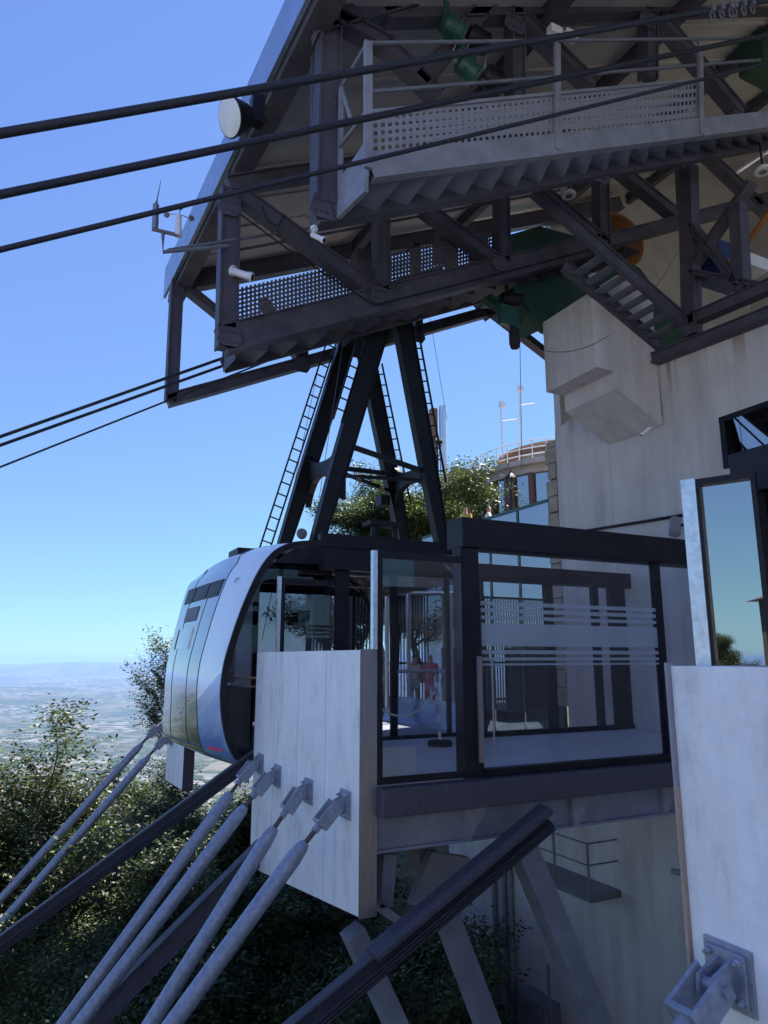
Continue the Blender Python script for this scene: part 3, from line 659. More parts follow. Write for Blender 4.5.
for nm, tp, en in zip(names, tops, ends):
    T = P(*tp, PX); E_ = at(*en, Y=T.y); hub = T+V((-.17, 0, 0))
    E2 = hub+(E_-hub)*1.25
    strut(T, E2, nm, GS)
for nm, tp, en in (('upper-left pipe strut of the pair below the cabin nose', (163, 727), (0, 900)), ('lower pipe strut of the pair below the cabin nose, ending beside the small pale panel', (171, 738), (0, 925))):
    T = P(*tp, 3.6); E_ = at(*en, Y=T.y); hub = T+V((-.17, 0, 0)); strut(T, hub+(E_-hub)*1.2, nm, 'pipe struts under the cabin nose', 1.0)
T = P(731, 975, 3.82); strut(T, T+V((-.17,0,0))+(at(640, 1100, Y=T.y)-(T+V((-.17,0,0))))*1.5, 'big bolted fork strut at the foot of the pale panel, bottom right corner', None, 1.0)

# ------------------------------------------------------------------ dark guide rails
def rail(label, p0, p1, w, h):
    t = thing('guide_rail', label, 'guide rail', p1, 'dark steel guide rails')
    MB().section(p0, p1, [(-w*.3, -h/2), (w*.3, -h/2), (w/2, -h*.2), (w/2, h*.1), (w*.32, h/2), (-w*.32, h/2), (-w/2, h*.1), (-w/2, -h*.2)]).build('girder', 'rubber' if False else 'black', t, bevel=.008)
    u = (p1-p0).normalized(); up = V((0, -1, 0)).cross(u).normalized()
    if up.z < 0: up = -up
    for k in (-1, 0, 1):
        MB().tube([p0+V((k*.0, -w*.53, 0))+up*(k*h*.2-.03), p1+V((0, -w*.53, 0))+up*(k*h*.2-.03)], .022, 8).build('running_cable', 'cable', t, smooth=True)
    MB().section(p0+up*h*.52, p1+up*h*.52, [(-w*.3, 0), (w*.3, 0), (w*.3, .03), (-w*.3, .03)]).build('wear_strip', 'granite', t)
    return t
r1 = at(546, 822, Y=7.9); r2 = at(306, 1024, Y=7.9); r2 = r1+(r2-r1)*1.4
rt = rail('heavy dark guide rail descending from under the central platform across the bottom', r1, r2, .24, .20)
MB().section(at(546, 810, Y=7.86), at(372, 956, Y=7.86), [(-.15, -.02), (.15, -.02), (.15, .04), (.09, .08), (-.09, .08), (-.15, .04)]).build('rail_shoe', 'granite', rt, bevel=.01)
q1 = at(262, 752, Y=12.84); q2 = at(0, 946, Y=12.84); q2 = q1+(q2-q1)*1.3
rail('slim dark guide rail descending to the left from under the cabin', q1+(q1-q2)*.2, q2, .16, .2)
MB_ = MB(); MB_.ibeam(at(275, 836, Y=12.3), at(75, 1040, Y=12.3), .22, .3, t=.03)
tag(MB_.build('brace_beam', 'dark'), 'flat brown steel brace running down-left behind the grey pipe struts', 'steel beam')

# ================================================================== glass booth of central platform
booth = thing('glass_booth', 'black framed glass enclosure of the central platform with frosted stripes on its sliding door', 'glass enclosure', (8.3, 8.4, FZ))
hl = 5.33
MB().box((hl, 8.24, 1.52), (WX-.06, 8.66, 1.94)).build('header', 'black', booth, bevel=.01)
MB().box((hl, 8.3, FZ), (hl+.3, 8.52, 1.52)).build('post', 'black', booth, bevel=.006)
MB().box((9.05, 8.31, FZ+.09), (9.17, 8.43, 1.52)).build('post', 'black', booth)
MB().box((hl+.3, 8.29, FZ), (WX-.06, 8.43, FZ+.1)).build('bottom_rail', 'black', booth)
MB().box((hl+.3, 8.35, FZ+.1), (9.05, 8.37, 1.52)).build('glass_pane', 'glass', booth)
MB().box((9.17, 8.35, FZ+.1), (WX-.08, 8.37, 1.52)).build('glass_pane', 'glass', booth)
for y0, y1 in ((601, 605), (608, 612), (615.5, 619), (623, 646), (650, 654), (657.5, 660.5), (663.5, 665.5)):
    z1 = at(483, y0, Y=8.33).z; z0 = at(483, y1, Y=8.33).z
    MB().box((hl+.34, 8.33, z0), (9.02, 8.344, z1)).build('frosted_stripe', 'frost', booth)
x = at(480, 700, Y=8.28).x
h = MB().box((x-.05, 8.25, -1.36), (x+.03, 8.285, .02)).build('pull_handle', 'steel', booth)
MB().tube([V((x+.17, 8.22, -1.34)), V((x+.17, 8.22, .0))], .014, 8).build('bar', 'steel', h, smooth=True)
# left leaf
leaf = thing('glass_gate', 'narrow glass gate leaf with galvanised edge strip left of the booth post', 'glass gate', (4.6, 8.3, FZ))
MB().box((4.03, 8.28, FZ+.02), (4.11, 8.34, 1.38)).build('frame', 'black', leaf)
MB().box((4.11, 8.28, 1.29), (hl-.01, 8.34, 1.38)).build('frame', 'black', leaf)
MB().box((4.11, 8.28, FZ+.02), (hl-.01, 8.34, FZ+.1)).build('frame', 'black', leaf)
MB().box((4.11, 8.30, FZ+.1), (hl-.01, 8.315, 1.29)).build('glass_pane', 'glass', leaf)
MB().box((3.97, 8.27, .11), (4.03, 8.35, 1.38)).build('edge_strip', 'galvs', leaf)
# far wall of the platform (cabin side)
YF = 12.35
fw = thing('dock_screen', 'black framed glass doorway between the platform and the cabin', 'glass screen', (8.5, YF, FZ))
MB().box((4.85, YF-.15, 1.62), (5.95, YF+.12, 1.98)).build('header', 'black', fw)
XF = lambda px: at(px, 650, Y=YF).x
MB().box((XF(472), YF-.15, 1.58), (XF(633), YF+.12, 1.92)).build('header', 'black', fw)
MB().box((5.15, YF-.05, FZ), (5.4, YF+.08, 1.62)).build('post', 'black', fw)
ed = [(478, 484), (547, 554), (595, 600), (612, 627)]
for p0_, p1_ in ed: MB().box((XF(p0_), YF-.05, FZ), (XF(p1_), YF+.08, 1.58)).build('post', 'black', fw)
MB().box((XF(478), YF-.06, FZ), (XF(628), YF+.09, FZ+.1)).build('bottom_rail', 'black', fw)
for k in range(3): MB().box((XF(ed[k][1]), YF, FZ+.1), (XF(ed[k+1][0]), YF+.015, 1.58)).build('glass_pane', 'glass', fw)
gl2 = thing('glass_gate', 'glass gate leaf with galvanised edge strip standing in front of the cabin windows', 'glass gate', (4.6, YF, FZ))
MB().box((4.07, YF-.03, FZ), (4.15, YF+.03, 1.42)).build('frame', 'black', gl2); MB().box((4.15, YF-.03, 1.32), (5.12, YF+.03, 1.42)).build('frame', 'black', gl2)
MB().box((4.15, YF-.03, FZ), (5.12, YF+.03, FZ+.1)).build('frame', 'black', gl2); MB().box((4.15, YF-.01, FZ+.1), (5.12, YF+.005, 1.32)).build('glass_pane', 'glass', gl2)
MB().box((4.01, YF-.04, .11), (4.07, YF+.04, 1.45)).build('edge_strip', 'galvs', gl2)

# barrier post with chain
bp = at(440, 746, Z=FZ)
bar = thing('barrier_post', 'white and grey banded barrier post on a black rubber foot behind the glass gate', 'barrier post', bp)
MB().lathe(bp, [(.23, 0), (.23, .07), (.2, .1), (.06, .11)], 8).build('foot', 'rubber', bar)
for i in range(6):
    MB().tube([bp+V((-.01*i, 0, .1+i*.155)), bp+V((-.01*(i+1), 0, .1+(i+1)*.155))], .03, 10).build('pole', 'pale' if i % 2 == 0 else 'banding', bar, smooth=True)
MB().lathe(bp+V((-.06, 0, 1.03)), [(.035, 0), (.045, .03), (.03, .08)], 10).build('cap', 'pale', bar, smooth=True)
def chain(p0, p1, sag, label):
    b = MB(); n = 34
    for i in range(n):
        t0, t1 = i/n, (i+1.25)/n
        a = lerp(p0, p1, t0)+V((0, 0, -sag*4*t0*(1-t0))); c = lerp(p0, p1, min(1, t1))+V((0, 0, -sag*4*min(1, t1)*(1-min(1, t1))))
        b.beam(a, c, .035 if i % 2 else .012, .012 if i % 2 else .035)
    tag(b.build('plastic_chain', 'pale'), label, 'chain', 'plastic barrier chains')
top = bp+V((-.06, 0, .95))
chain(top+V((-.03, 0, 0)), at(380, 708, Y=10.3), .25, 'white plastic chain sagging left from the barrier post')
chain(top+V((.03, 0, 0)), V((7.3, 12.4, -.35)), .35, 'white plastic chain sagging right from the barrier post')
queue = thing('queue_rail', 'pale tubular frame standing on the far platform, seen through the glass gate', 'rail', at(411, 717, Z=FZ))
c0, c1 = at(387, 717, Z=FZ), at(456, 717, Z=FZ)
for t in (0, .32, .95): MB().tube([lerp(c0, c1, t), lerp(c0, c1, t)+V((0, 0, 3.3))], .06, 10).build('upright', 'galvs', queue, smooth=True)
for z in (3.3, 1.2): MB().tube([c0+V((0, 0, z)), c1+V((0, 0, z))], .05, 10).build('crossbar', 'galvs', queue, smooth=True)

# ================================================================== near platform (right)
np_ = thing('boarding_platform', 'near boarding platform behind the lower right panel', 'platform', (8, 0, FZ))
MB().box((4.06, -6, -1.75), (WX-.01, 3.42, FZ)).build('floor', 'floor', np_)
nb = thing('glass_booth', 'black framed glass enclosure at the right edge above the near panel', 'glass enclosure', (6, 3, FZ))
XN = 4.5
hd = at(736, 470, Y=3.3); 
h1 = at(737, 452, Y=3.3); h2 = at(742, 495, Y=3.3)
MB().box((h1.x, 1.2, h2.z), (h1.x+3.5, 3.38, h1.z)).build('header', 'black', nb, bevel=.01)
for px, w in ((742, .13), (757, .2)):
    p = at(px, 560, Y=3.3); MB().box((p.x, 3.2-w*.3, FZ), (p.x+w, 3.34, h2.z)).build('post', 'black', nb, bevel=.005)
MB().box((h1.x+.3, 3.22, FZ), (h1.x+3.4, 3.3, FZ+.1)).build('bottom_rail', 'black', nb)
MB().box((h1.x+.35, 3.25, FZ+.1), (h1.x+3.4, 3.265, h2.z)).build('glass_pane', 'glass', nb)
MB().box((h1.x+3.2, 1.3, FZ), (h1.x+3.4, 3.3, h2.z)).build('post', 'black', nb)
# open gate leaf with wide galvanised strip
ng = thing('glass_gate', 'open glass gate leaf with a wide galvanised edge, above the lower right panel', 'glass gate', (3.95, 3.3, -.1))
a_t, a_b = at(686, 482, Y=3.38), at(703, 668, Y=3.38)
c_t, c_b = at(760, 506, Y=2.98), at(760, 660, Y=2.98)
xs = (a_t.x+a_b.x)/2
A = V((xs, 3.38, a_t.z)); B = V((c_t.x, 2.98, a_t.z))
dirL = (V((B.x, B.y, 0))-V((A.x, A.y, 0))).normalized()
def vbox(root, name, mat, s0, s1, z0, z1, th, off=0):
    nrm = V((dirL.y, -dirL.x, 0)); o = V((A.x, A.y, 0))+nrm*off
    p = [o+dirL*s0+V((0, 0, z0)), o+dirL*s1+V((0, 0, z0)), o+dirL*s1+V((0, 0, z1)), o+dirL*s0+V((0, 0, z1))]
    return MB().prism(p, nrm*th).build(name, mat, root)
L_ = (V((B.x, B.y, 0))-V((A.x, A.y, 0))).length
vbox(ng, 'edge_strip', 'galvs', -.02, .075, -.05, A.z, .09, -.01)
vbox(ng, 'frame', 'black', .077, .10, -.05, A.z-.005, .07)
vbox(ng, 'frame', 'black', .10, L_, A.z-.05, A.z-.005, .07)
vbox(ng, 'frame', 'black', L_-.03, L_, -.05, A.z-.05, .07)
vbox(ng, 'glass_pane', 'mglass', 0.10, L_-.03, -.05, A.z-.05, .01, .02)
for i in range(4):
    z = A.z-.07-i*(A.z-.05)/3.2
    MB().lathe(V((A.x, A.y, 0))+dirL*.03+V((0, 0, z))+V((dirL.y, -dirL.x, 0))*(-.012), [(.008, 0), (.008, .004)], 8, axis=V((-dirL.y, dirL.x, 0))).build('rivet', 'steel', ng)

# ================================================================== cable car
CY0, CY1 = 12.92, 17.85; CXm = 6.1
base = V((CXm, (CY0+CY1)/2, -1.95))
car = thing('cable_car', 'silver, white and blue cable car cabin docked at the platform under its tall black hanger', 'cable car', base)
front = [(3.69, -1.87), (3.5, -1.72), (3.34, -1.42), (3.24, -1.0), (3.20, -.56), (3.24, -.1), (3.35, .34), (3.49, .8), (3.66, 1.25), (3.82, 1.6), (4.0, 1.88), (4.2, 2.06), (4.5, 2.19), (5.0, 2.26)]
KF = 3
def fine(pts, k):
    out = []
    for i in range(len(pts)-1):
        a, b_, c_, d_ = (V(pts[max(i-1, 0)]), V(pts[i]), V(pts[i+1]), V(pts[min(i+2, len(pts)-1)]))
        for j in range(k):
            t = j/k; q = .5*((2*b_)+(c_-a)*t+(2*a-5*b_+4*c_-d_)*t*t+(3*b_-a-3*c_+d_)*t**3); out.append((q.x, q.y))
    return out+[tuple(pts[-1])]
front = fine(front, KF)
rear = [(2*CXm-x, z) for x, z in front][::-1]
bottom = [(2*CXm-3.9, -1.95), (3.9, -1.95)]
prof = front+rear+bottom
NV = 14
def fshift(z): return .12+(.34*((z+.6)/2.6)**2 if z > -.6 else .28*((-.6-z)/1.15)**2)
def surf(u, v):
    x, z = prof[u % len(prof)]
    k = math.sin(math.pi*v)
    s = 1 if x < CXm else -1
    amt = min(1, abs(x-CXm)/2.15)**4
    bulge = .11*k*amt
    top = .16*k if z > 1.9 else 0
    inset = .0
    return V((x-s*bulge*.5-(fshift(z)*amt*v**.6 if s > 0 else 0), lerp(CY0, CY1, v), z+top))
def skin(name, mat, u0, u1, v0, v1, off=0., smooth=True, thick=0.03):
    b = MB(); us = list(range(u0, u1+1)); n = 10; vs = [lerp(v0, v1, i/n) for i in range(n+1)]
    cen = V((CXm, 0, .1))
    P_ = []
    for u in us:
        for v in vs:
            p = surf(u, v); a, c = surf(u-1, v), surf(u+1, v); t = (c-a).normalized(); nr = V((0, 1, 0)).cross(t).normalized()
            if nr.dot(V((p.x-CXm, 0, p.z))) < 0: nr = -nr
            P_.append((p+nr*off, p+nr*(off-thick)))
    b.v = [q[0] for q in P_]+[q[1] for q in P_]; K = len(P_); w = n+1
    for i in range(len(us)-1):
        for j in range(n):
            a = i*w+j; b.f.append((a, a+1, a+w+1, a+w)); b.f.append((K+a, K+a+w, K+a+w+1, K+a+1))
    for i in range(len(us)-1):
        for j in (0, n): a = i*w+j; b.f.append((a, a+w, K+a+w, K+a))
    for j in range(n):
        for i in (0, len(us)-1): a = i*w+j; b.f.append((a, a+1, K+a+1, K+a))
    return b.build(name, mat, car, smooth=smooth)
nf = len(front); vw = .30
skin('nose_cheek', 'livery', 0, nf-1, 0, vw); skin('nose_shell', 'silver', 0, nf-1, vw, 1)
skin('roof_shell', 'greyd', nf-1, nf, 0, 1)
skin('tail_shell', 'silver', nf, nf+4*KF, 0, 1); skin('tail_window', 'tglass', nf+4*KF, nf+10*KF, 0.03, .97, 0, thick=.015); skin('tail_shell', 'silver', nf+10*KF, 2*nf-1, 0, 1); skin('floor_pan', 'greyd', 2*nf-1, 2*nf+2, 0, 1)
for v0, v1 in ((.33, .50), (.52, .74), (.76, .93)):
    skin('nose_window', 'black', 8*KF, 9*KF, v0, v1, .012, thick=.008)
skin('nose_seam', 'black', KF, 12*KF, vw-.004, vw+.004, .006, thick=.006); skin('nose_seam', 'black', KF, 12*KF, .8, .805, .006, thick=.006)
skin('nose_seam', 'black', KF, 8*KF, .48, .484, .006, thick=.006)
skin('hatch', 'silver', 6*KF-1, 7*KF-1, .56, .84, .02, thick=.02)
skin('hatch_frame', 'black', 6*KF-1, 7*KF-1, .84, .87, .024, thick=.024)
for k in range(7): skin('vent_slat', 'greyd', 7*KF, 8*KF-1, .57+k*.035, .595+k*.035, .02, thick=.02)
# side faces: black rim + glass
def inset_prof(d):
    out = []
    n = len(prof)
    for i, (x, z) in enumerate(prof):
        a, c = V((*prof[i-1], 0)), V((*prof[(i+1) % n], 0)); t = (c-a).normalized(); nr = V((t.y, -t.x, 0))
        if nr.dot(V((CXm-x, .1-z, 0))) < 0: nr = -nr
        out.append((x+nr.x*d, z+nr.y*d))
    return out
for side, yy in ((0, CY0), (1, CY1)):
    sg = -1 if side == 0 else 1
    o, i_ = inset_prof(-.012), inset_prof(.11)
    b = MB(); n = len(o); vs = []
    for dy in (0, .06):
        for ring in (o, i_): vs += [(x, yy+sg*.03-sg*dy, z) for x, z in ring]
    fs = []
    for k in range(n):
        j = (k+1) % n; fs += [(k, j, n+j, n+k), (2*n+k, 3*n+k, 3*n+j, 2*n+j), (k, 2*n+k, 2*n+j, j), (n+k, n+j, 3*n+j, 3*n+k)]
    b.add(vs, fs); b.build('side_rim', 'black', car)
    def inprof(x):   # top & bottom of the side at x
        zt = [z for (x_, z) in []]
        pts = i_
        zs = []
        for k in range(n):
            (xa, za), (xb, zb) = pts[k], pts[(k+1) % n]
            if (xa-x)*(xb-x) <= 0 and xa != xb: zs.append(za+(zb-za)*(x-xa)/(xb-xa))
        return min(zs), max(zs)
    def col_pane(x0, x1, mat, name, z_lo=None, z_hi=None, th=.02, y_in=0.0):
        xs_ = [lerp(x0, x1, q/8) for q in range(9)]
        lo, hi = [], []
        for x in xs_:
            a, c = inprof(x); lo.append((x, max(a, z_lo) if z_lo is not None else a)); hi.append((x, min(c, z_hi) if z_hi is not None else c))
        pl = [V((x, yy-sg*y_in, z)) for x, z in lo]+[V((x, yy-sg*y_in, z)) for x, z in hi[::-1]]
        MB().prism(pl, (0, -sg*th, 0)).build(name, mat, car)
    xr = 2*CXm
    # dark band over the windows
    col_pane(3.98, xr-3.98, 'black', 'cant_rail', z_lo=1.78)
    col_pane(3.36, 4.22, 'tglass2', 'side_window', z_hi=1.74)
    col_pane(4.30, 5.15, 'tglass2', 'side_window', z_lo=-1.7, z_hi=1.74)
    col_pane(6.75, 7.9, 'tglass', 'side_window', z_lo=-1.7, z_hi=1.74)
    col_pane(8.0, xr-3.36, 'tglass', 'side_window', z_hi=1.74)
    for a, c in ((4.22, 4.30), (5.15, 5.3), (6.6, 6.75), (7.9, 8.0)): col_pane(a, c, 'black', 'mullion', z_hi=1.78, th=.06)
    col_pane(3.9, xr-3.9, 'black', 'sill_panel', z_hi=-1.5)
# interior
b = MB().box((3.7, CY0+.08, -1.66), (2*CXm-3.7, CY1-.08, -1.56)); b.build('cabin_floor', 'floor', car)
MB().box((3.75, CY0+.5, -1.55), (3.95, CY1-.5, -.55)).build('end_bench', 'black', car)
b = MB()
for x in (4.9, 6.2, 7.6): b.tube([V((x, 14.7, -1.55)), V((x, 14.7, 2.2))], .03, 8)
for y in (13.6, 15.9): MB().tube([V((3.9, y, 1.7)), V((8.4, y, 1.7))], .02, 8).build('grab_rail', 'steel', car)
b.tube([V((3.6, CY1-.15, -.5)), V((8.4, CY1-.15, -.5))], .03, 8); b.tube([V((3.6, CY1-.15, -.7)), V((8.4, CY1-.15, -.7))], .02, 8)
b.build('grab_rail', 'steel', car, smooth=True)
MB().box((3.45, CY0+.4, -.45), (3.55, CY1-.4, .25)).build('nose_lining', 'pale', car)
# roof gear
b = MB(); b.box((4.0, 15.2, 2.2), (4.9, 16.0, 2.38)); b.box((5.2, 13.3, 2.25), (8.8, 13.5, 2.5)); b.box((5.2, 16.1, 2.25), (8.8, 16.25, 2.5)); b.box((6.5, 14, 2.3), (7.2, 15, 2.62)); b.build('roof_gear', 'black', car, bevel=.02)
MB().lathe(V((5.1, 14.2, 2.6)), [(.1, 0), (.12, .03), (.1, .1)], 16, axis=(0, -1, 0)).build('roof_lamp', 'greyd', car, smooth=True)
b = MB(); b.tube([V((6.7, 13.9, 2.3)), V((6.7, 13.9, 3.0))], .09, 12); b.tube([V((7.2, 13.9, 2.3)), V((7.2, 13.9, 2.9))], .06, 12); b.box((6.5, 13.7, 2.85), (7.3, 14.1, 2.95)); b.build('roof_mast', 'black', car)
# hanger
YN, YR = 13.75, 15.85
hang = MB().box((6.6, YN-.15, 7.75), (7.5, YR+.15, 8.15)).build('hanger', 'hanger', car)
def leg(a, c, y, mid, wb=.24, wm=.36, wt=.42):
    A0, A1 = at(*a, Y=y), at(*c, Y=y); Mi = lerp(A0, A1, mid)
    b = MB(); b.beam(A0, Mi, .16, wb, h1=wm); b.beam(Mi, A1, .16, wm, h1=wt)
    # flange lips
    d = (A1-A0).normalized(); up = d.cross(V((0, 1, 0)))
    for s_ in (-1, 1): b.beam(A0+up*s_*wb*.5, Mi+up*s_*wm*.5, .24, .03); b.beam(Mi+up*s_*wm*.5, A1+up*s_*wt*.5, .24, .03)
    b.build('leg', 'hanger', hang); return A0, A1
hang['_o'] = car['_o']
L2 = leg((315, 548), (384, 312), YN, .35); L4 = leg((444, 556), (400, 312), YN, .35)
L1 = leg((279, 560), (353, 325), YR, .35); L3 = leg((408, 562), (362, 335), YR, .35)
def web(pa, pb, tw, z):   # curved portal tie between a near and a far leg
    b = MB(); n = 10; top_, bot = [], []
    for i in range(n+1):
        t = i/n; p = lerp(pa, pb, t); k = abs(2*t-1)**3
        top_.append(p+V((0, 0, .16+.35*k))); bot.append(p+V((0, 0, -.14-.7*k)))
    b.prism(top_+bot[::-1], (tw, 0, 0)); b.build('portal_tie', 'hanger', hang)
web(lerp(L2[0], L2[1], .34), lerp(L1[0], L1[1], .34), .14, 0); web(lerp(L4[0], L4[1], .34), lerp(L3[0], L3[1], .34), .14, 0)
def rod(a, b_, r=.05): MB().beam(a, b_, r, r*1.6).build('tie_rod', 'hanger', hang)
rod(lerp(L2[0], L2[1], .41), lerp(L4[0], L4[1], .33), .07); rod(lerp(L1[0], L1[1], .38), lerp(L3[0], L3[1], .38), .07); rod(lerp(L2[0], L2[1], .3), lerp(L3[0], L3[1], .3), .05); rod(lerp(L1[0], L1[1], .34), lerp(L4[0], L4[1], .3), .05)
def ladder(a, b_, w, off, name='ladder', n=18):
    a = a+off; b_ = b_+off; d = (b_-a).normalized(); s_ = V((.35, -1, 0)).normalized()*w if False else V((0, 1, 0)).cross(d).normalized()*w
    m_ = MB(); m_.beam(a-s_/2, b_-s_/2, .04, .035); m_.beam(a+s_/2, b_+s_/2, .04, .035)
    for i in range(1, n): p = lerp(a, b_, i/n); m_.beam(p-s_/2, p+s_/2, .028, .028, side=(0, 1, 0))
    m_.build(name, 'hanger', hang)
ladder(L1[0], L1[1], .24, V((-.42, -.1, .1)), n=22)
ladder(lerp(L2[0], L2[1], .5), lerp(L2[0], L2[1], .92), .2, V((-.34, 0, .0)), n=9)
ladder(lerp(L3[0], L3[1], .25), lerp(L3[0], L3[1], .88), .2, V((.33, 0, .0)), n=13)
ladder(lerp(L4[0], L4[1], .3), lerp(L4[0], L4[1], .95), .18, V((.33, 0, .0)), n=14)
MB().box((7.55, 15.3, 3.7), (7.8, 15.6, 3.95)).build('signal_lamp', 'black', hang)
# carriage on the ropes
def rz(x, z0): return z0+x*math.tan(math.radians(30.2))
cg = MB(); zc = rz(7.1, 4.4)
for y in (14.3, 14.95):
    cg.beam(V((5.6, y, rz(5.6, 4.4)+.28)), V((8.8, y, rz(8.8, 4.4)+.28)), .1, .3)
cg.box((6.9, 13.6, 8.0), (7.3, 16.0, 8.25)); cgo = cg.build('carriage', 'hanger', car)
for y in (14.3, 14.95):
    for k in range(6): x = 5.8+k*.55; MB().lathe(V((x, y-.05, rz(x, 4.4)+.17)), [(.15, 0), (.11, .03), (.11, .07), (.15, .1)], 16, axis=(0, 1, 0)).build('wheel', 'rubber', car, smooth=True)
MB().beam(at(330, 335, Y=YR), at(400, 335, Y=YR), .3, .22).build('crosshead', 'hanger', hang)
# small marks on the cheek: an arrow-like hook and a red line of lettering under it
mk = MB()
def cheek(uf, v): 
    uf *= KF; u = int(uf); a, c = surf(u, v), surf(u+1, v); return lerp(a, c, uf-u)+V((-.02, -.0, .012))
for (u0, v0), (u1, v1) in (((8.75, .14), (8.72, .165)), ((8.75, .165), (8.5, .17))): mk.beam(cheek(u0, v0), cheek(u1, v1), .02, .01)
mk.build('nose_mark', 'black', car)
mk = MB(); 
for k in range(5): mk.beam(cheek(1.35-.02*k, .06+k*.03), cheek(1.35-.02*k, .08+k*.03), .01, .05)
mk.build('red_lettering', 'red', car)

# ================================================================== ropes
def rope(y, z0, deg, r, x0, x1, label, grp, nm):
    t = math.tan(math.radians(deg)); pts = []
    for i in range(13):
        x = lerp(x0, x1, (i/12)**.35 if x1 < x0 else i/12); sag = 0
        pts.append(V((x, y, z0+x*t)))
    b = MB(); b.tube(pts, r, 12)
    return tag(b.build(nm, 'cable', smooth=True), label, 'cable', grp)
rope(5.52, 4.22, 31.3, .038, 12.5, -180, 'topmost thick black rope crossing in front of the grey gallery', 'ropes of the near track', 'track_rope')
rope(6.3, 4.2, 31.0, .038, 12.5, -180, 'second thick black rope below the topmost, crossing the near track', 'ropes of the near track', 'track_rope')
rope(5.9, 3.43, 30.9, .024, 12.5, -180, 'thin black haul rope, lowest of the three crossing the top', 'ropes of the near track', 'haul_rope')
rope(14.3, 4.4, 30.2, .033, 12, -180, 'upper thick rope of the far track leading to the cabin carriage', 'ropes of the far track', 'track_rope')
rope(14.95, 4.42, 30.1, .033, 12, -180, 'second thick rope of the far track leading to the cabin carriage', 'ropes of the far track', 'track_rope')
rope(14.6, 3.9, 31.5, .02, 12, -180, 'thin haul rope, lowest of the far track ropes', 'ropes of the far track', 'haul_rope')
for (a, c, y, lb) in (((322, 350), (262, 640), 17.2, 'hair-thin wire hanging left of the cabin hanger'), ((430, 318), (447, 420), 17.1, 'hair-thin wire hanging from the far truss right of the hanger'), ((520, 345), (522, 470), 11.5, 'hair-thin wire hanging below the green hoist'), ((345, 330), (312, 545), 15, 'hair-thin wire running beside the left hanger legs')):
    tag(MB().tube([at(*a, Y=y), at(*c, Y=y)], .008, 5).build('wire', 'greyd'), lb, 'wire')

# ================================================================== machinery under the roof
gs = thing('green_girder', 'dark green steel rope saddle girder behind the concrete corbel', 'girder', at(560, 330, Y=14.6))
def pz(pts, Y): return [at(x, y, Y=Y) for x, y in pts]
MB().prism(pz([(505, 236), (540, 226), (575, 236), (640, 268), (690, 335), (690, 360), (600, 340), (540, 300), (492, 300)], 13.6), (0, .5, 0)).build('web', 'green', gs)
MB().prism(pz([(508, 240), (560, 250), (660, 330), (600, 352), (545, 330), (515, 298)], 12.75), (0, .2, 0)).build('web', 'green', gs)
a = pz([(518, 296), (545, 328), (590, 303)], 12.7); MB().prism([a[0], a[1], a[2]], (0, .9, .1)).build('flange', 'green', gs)
MB().beam(at(478, 292, Y=12.9), at(520, 322, Y=12.9), .2, .22).build('arm', 'green', gs)
MB().beam(at(510, 288, Y=12.9), at(535, 300, Y=12.9), .2, .2).build('arm', 'green', gs)
ho = thing('chain_hoist', 'green hoist with black motor hanging under the middle truss against the sky', 'hoist', at(515, 350, Y=12.3))
MB().box(tuple(at(501, 322, Y=12.3)), tuple(at(515, 310, Y=12.45))).build('gearbox', 'greenm', ho, bevel=.02)
MB().lathe(at(512, 300, Y=12.4), [(.16, -.25), (.17, -.2), (.17, .2), (.14, .26)], 16, axis=(1, -.2, 0)).build('motor', 'black', ho, smooth=True)
MB().lathe(at(515, 348, Y=12.4), [(.1, 0), (.13, .1), (.13, .4), (.1, .5)], 14).build('chain_bag', 'rubber', ho, smooth=True)
MB().tube([at(508, 300, Y=12.4), at(506, 285, Y=12.4)], .04, 8).build('hook', 'black', ho)
def hoist2(px, py, Y, label, rot):
    h = thing('winch_motor', label, 'winch motor', at(px, py+10, Y=Y), 'green winch motors under the roof'); c = at(px, py, Y=Y)
    b = MB(); b.lathe(c+V((-.16, 0, 0)), [(.08, -.05), (.15, 0), (.17, .08), (.17, .3), (.2, .32), (.2, .36)], 18, axis=(1, 0, rot)); b.box((c.x-.12, c.y-.1, c.z-.2), (c.x+.1, c.y+.1, c.z+.19)); b.beam(c+V((-.1, 0, .15)), c+V((-.1, 0, .45)), .06, .1)
    b.build('gearbox', 'greenm', h, bevel=.012)
    MB().lathe(c+V((.3, 0, 0)), [(.15, 0), (.17, .05), (.17, .35), (.12, .42)], 16, axis=(1, 0, rot)).build('motor', 'black', h, smooth=True)
    b = MB()
    for k in range(7): b.lathe(c+V((.36+k*.045, 0, rot*k*.045)), [(.185, 0), (.185, .012)], 16, axis=(1, 0, rot))
    b.build('cooling_fins', 'black', h)
    return h
hoist2(452, 27, 8.2, 'green winch motor hanging near the roof, the upper of two', -.2)
hoist2(468, 66, 8.2, 'green winch motor with cables just above the perforated guard, the lower of two', -.5)
c = at(460, 30, Y=8.2); b = MB()
for k in range(3): b.tube([c+V((.1*k, 0, -.1)), c+V((.1*k-.2, 0, -.6)), c+V((.15*k+.1, -.05, -.85)), c+V((.5, 0, -.5+.1*k))], .012, 6)
tag(b.build('loose_wiring', 'galvs', smooth=True), 'pale loops of wiring dangling from the green winch motors', 'wiring')
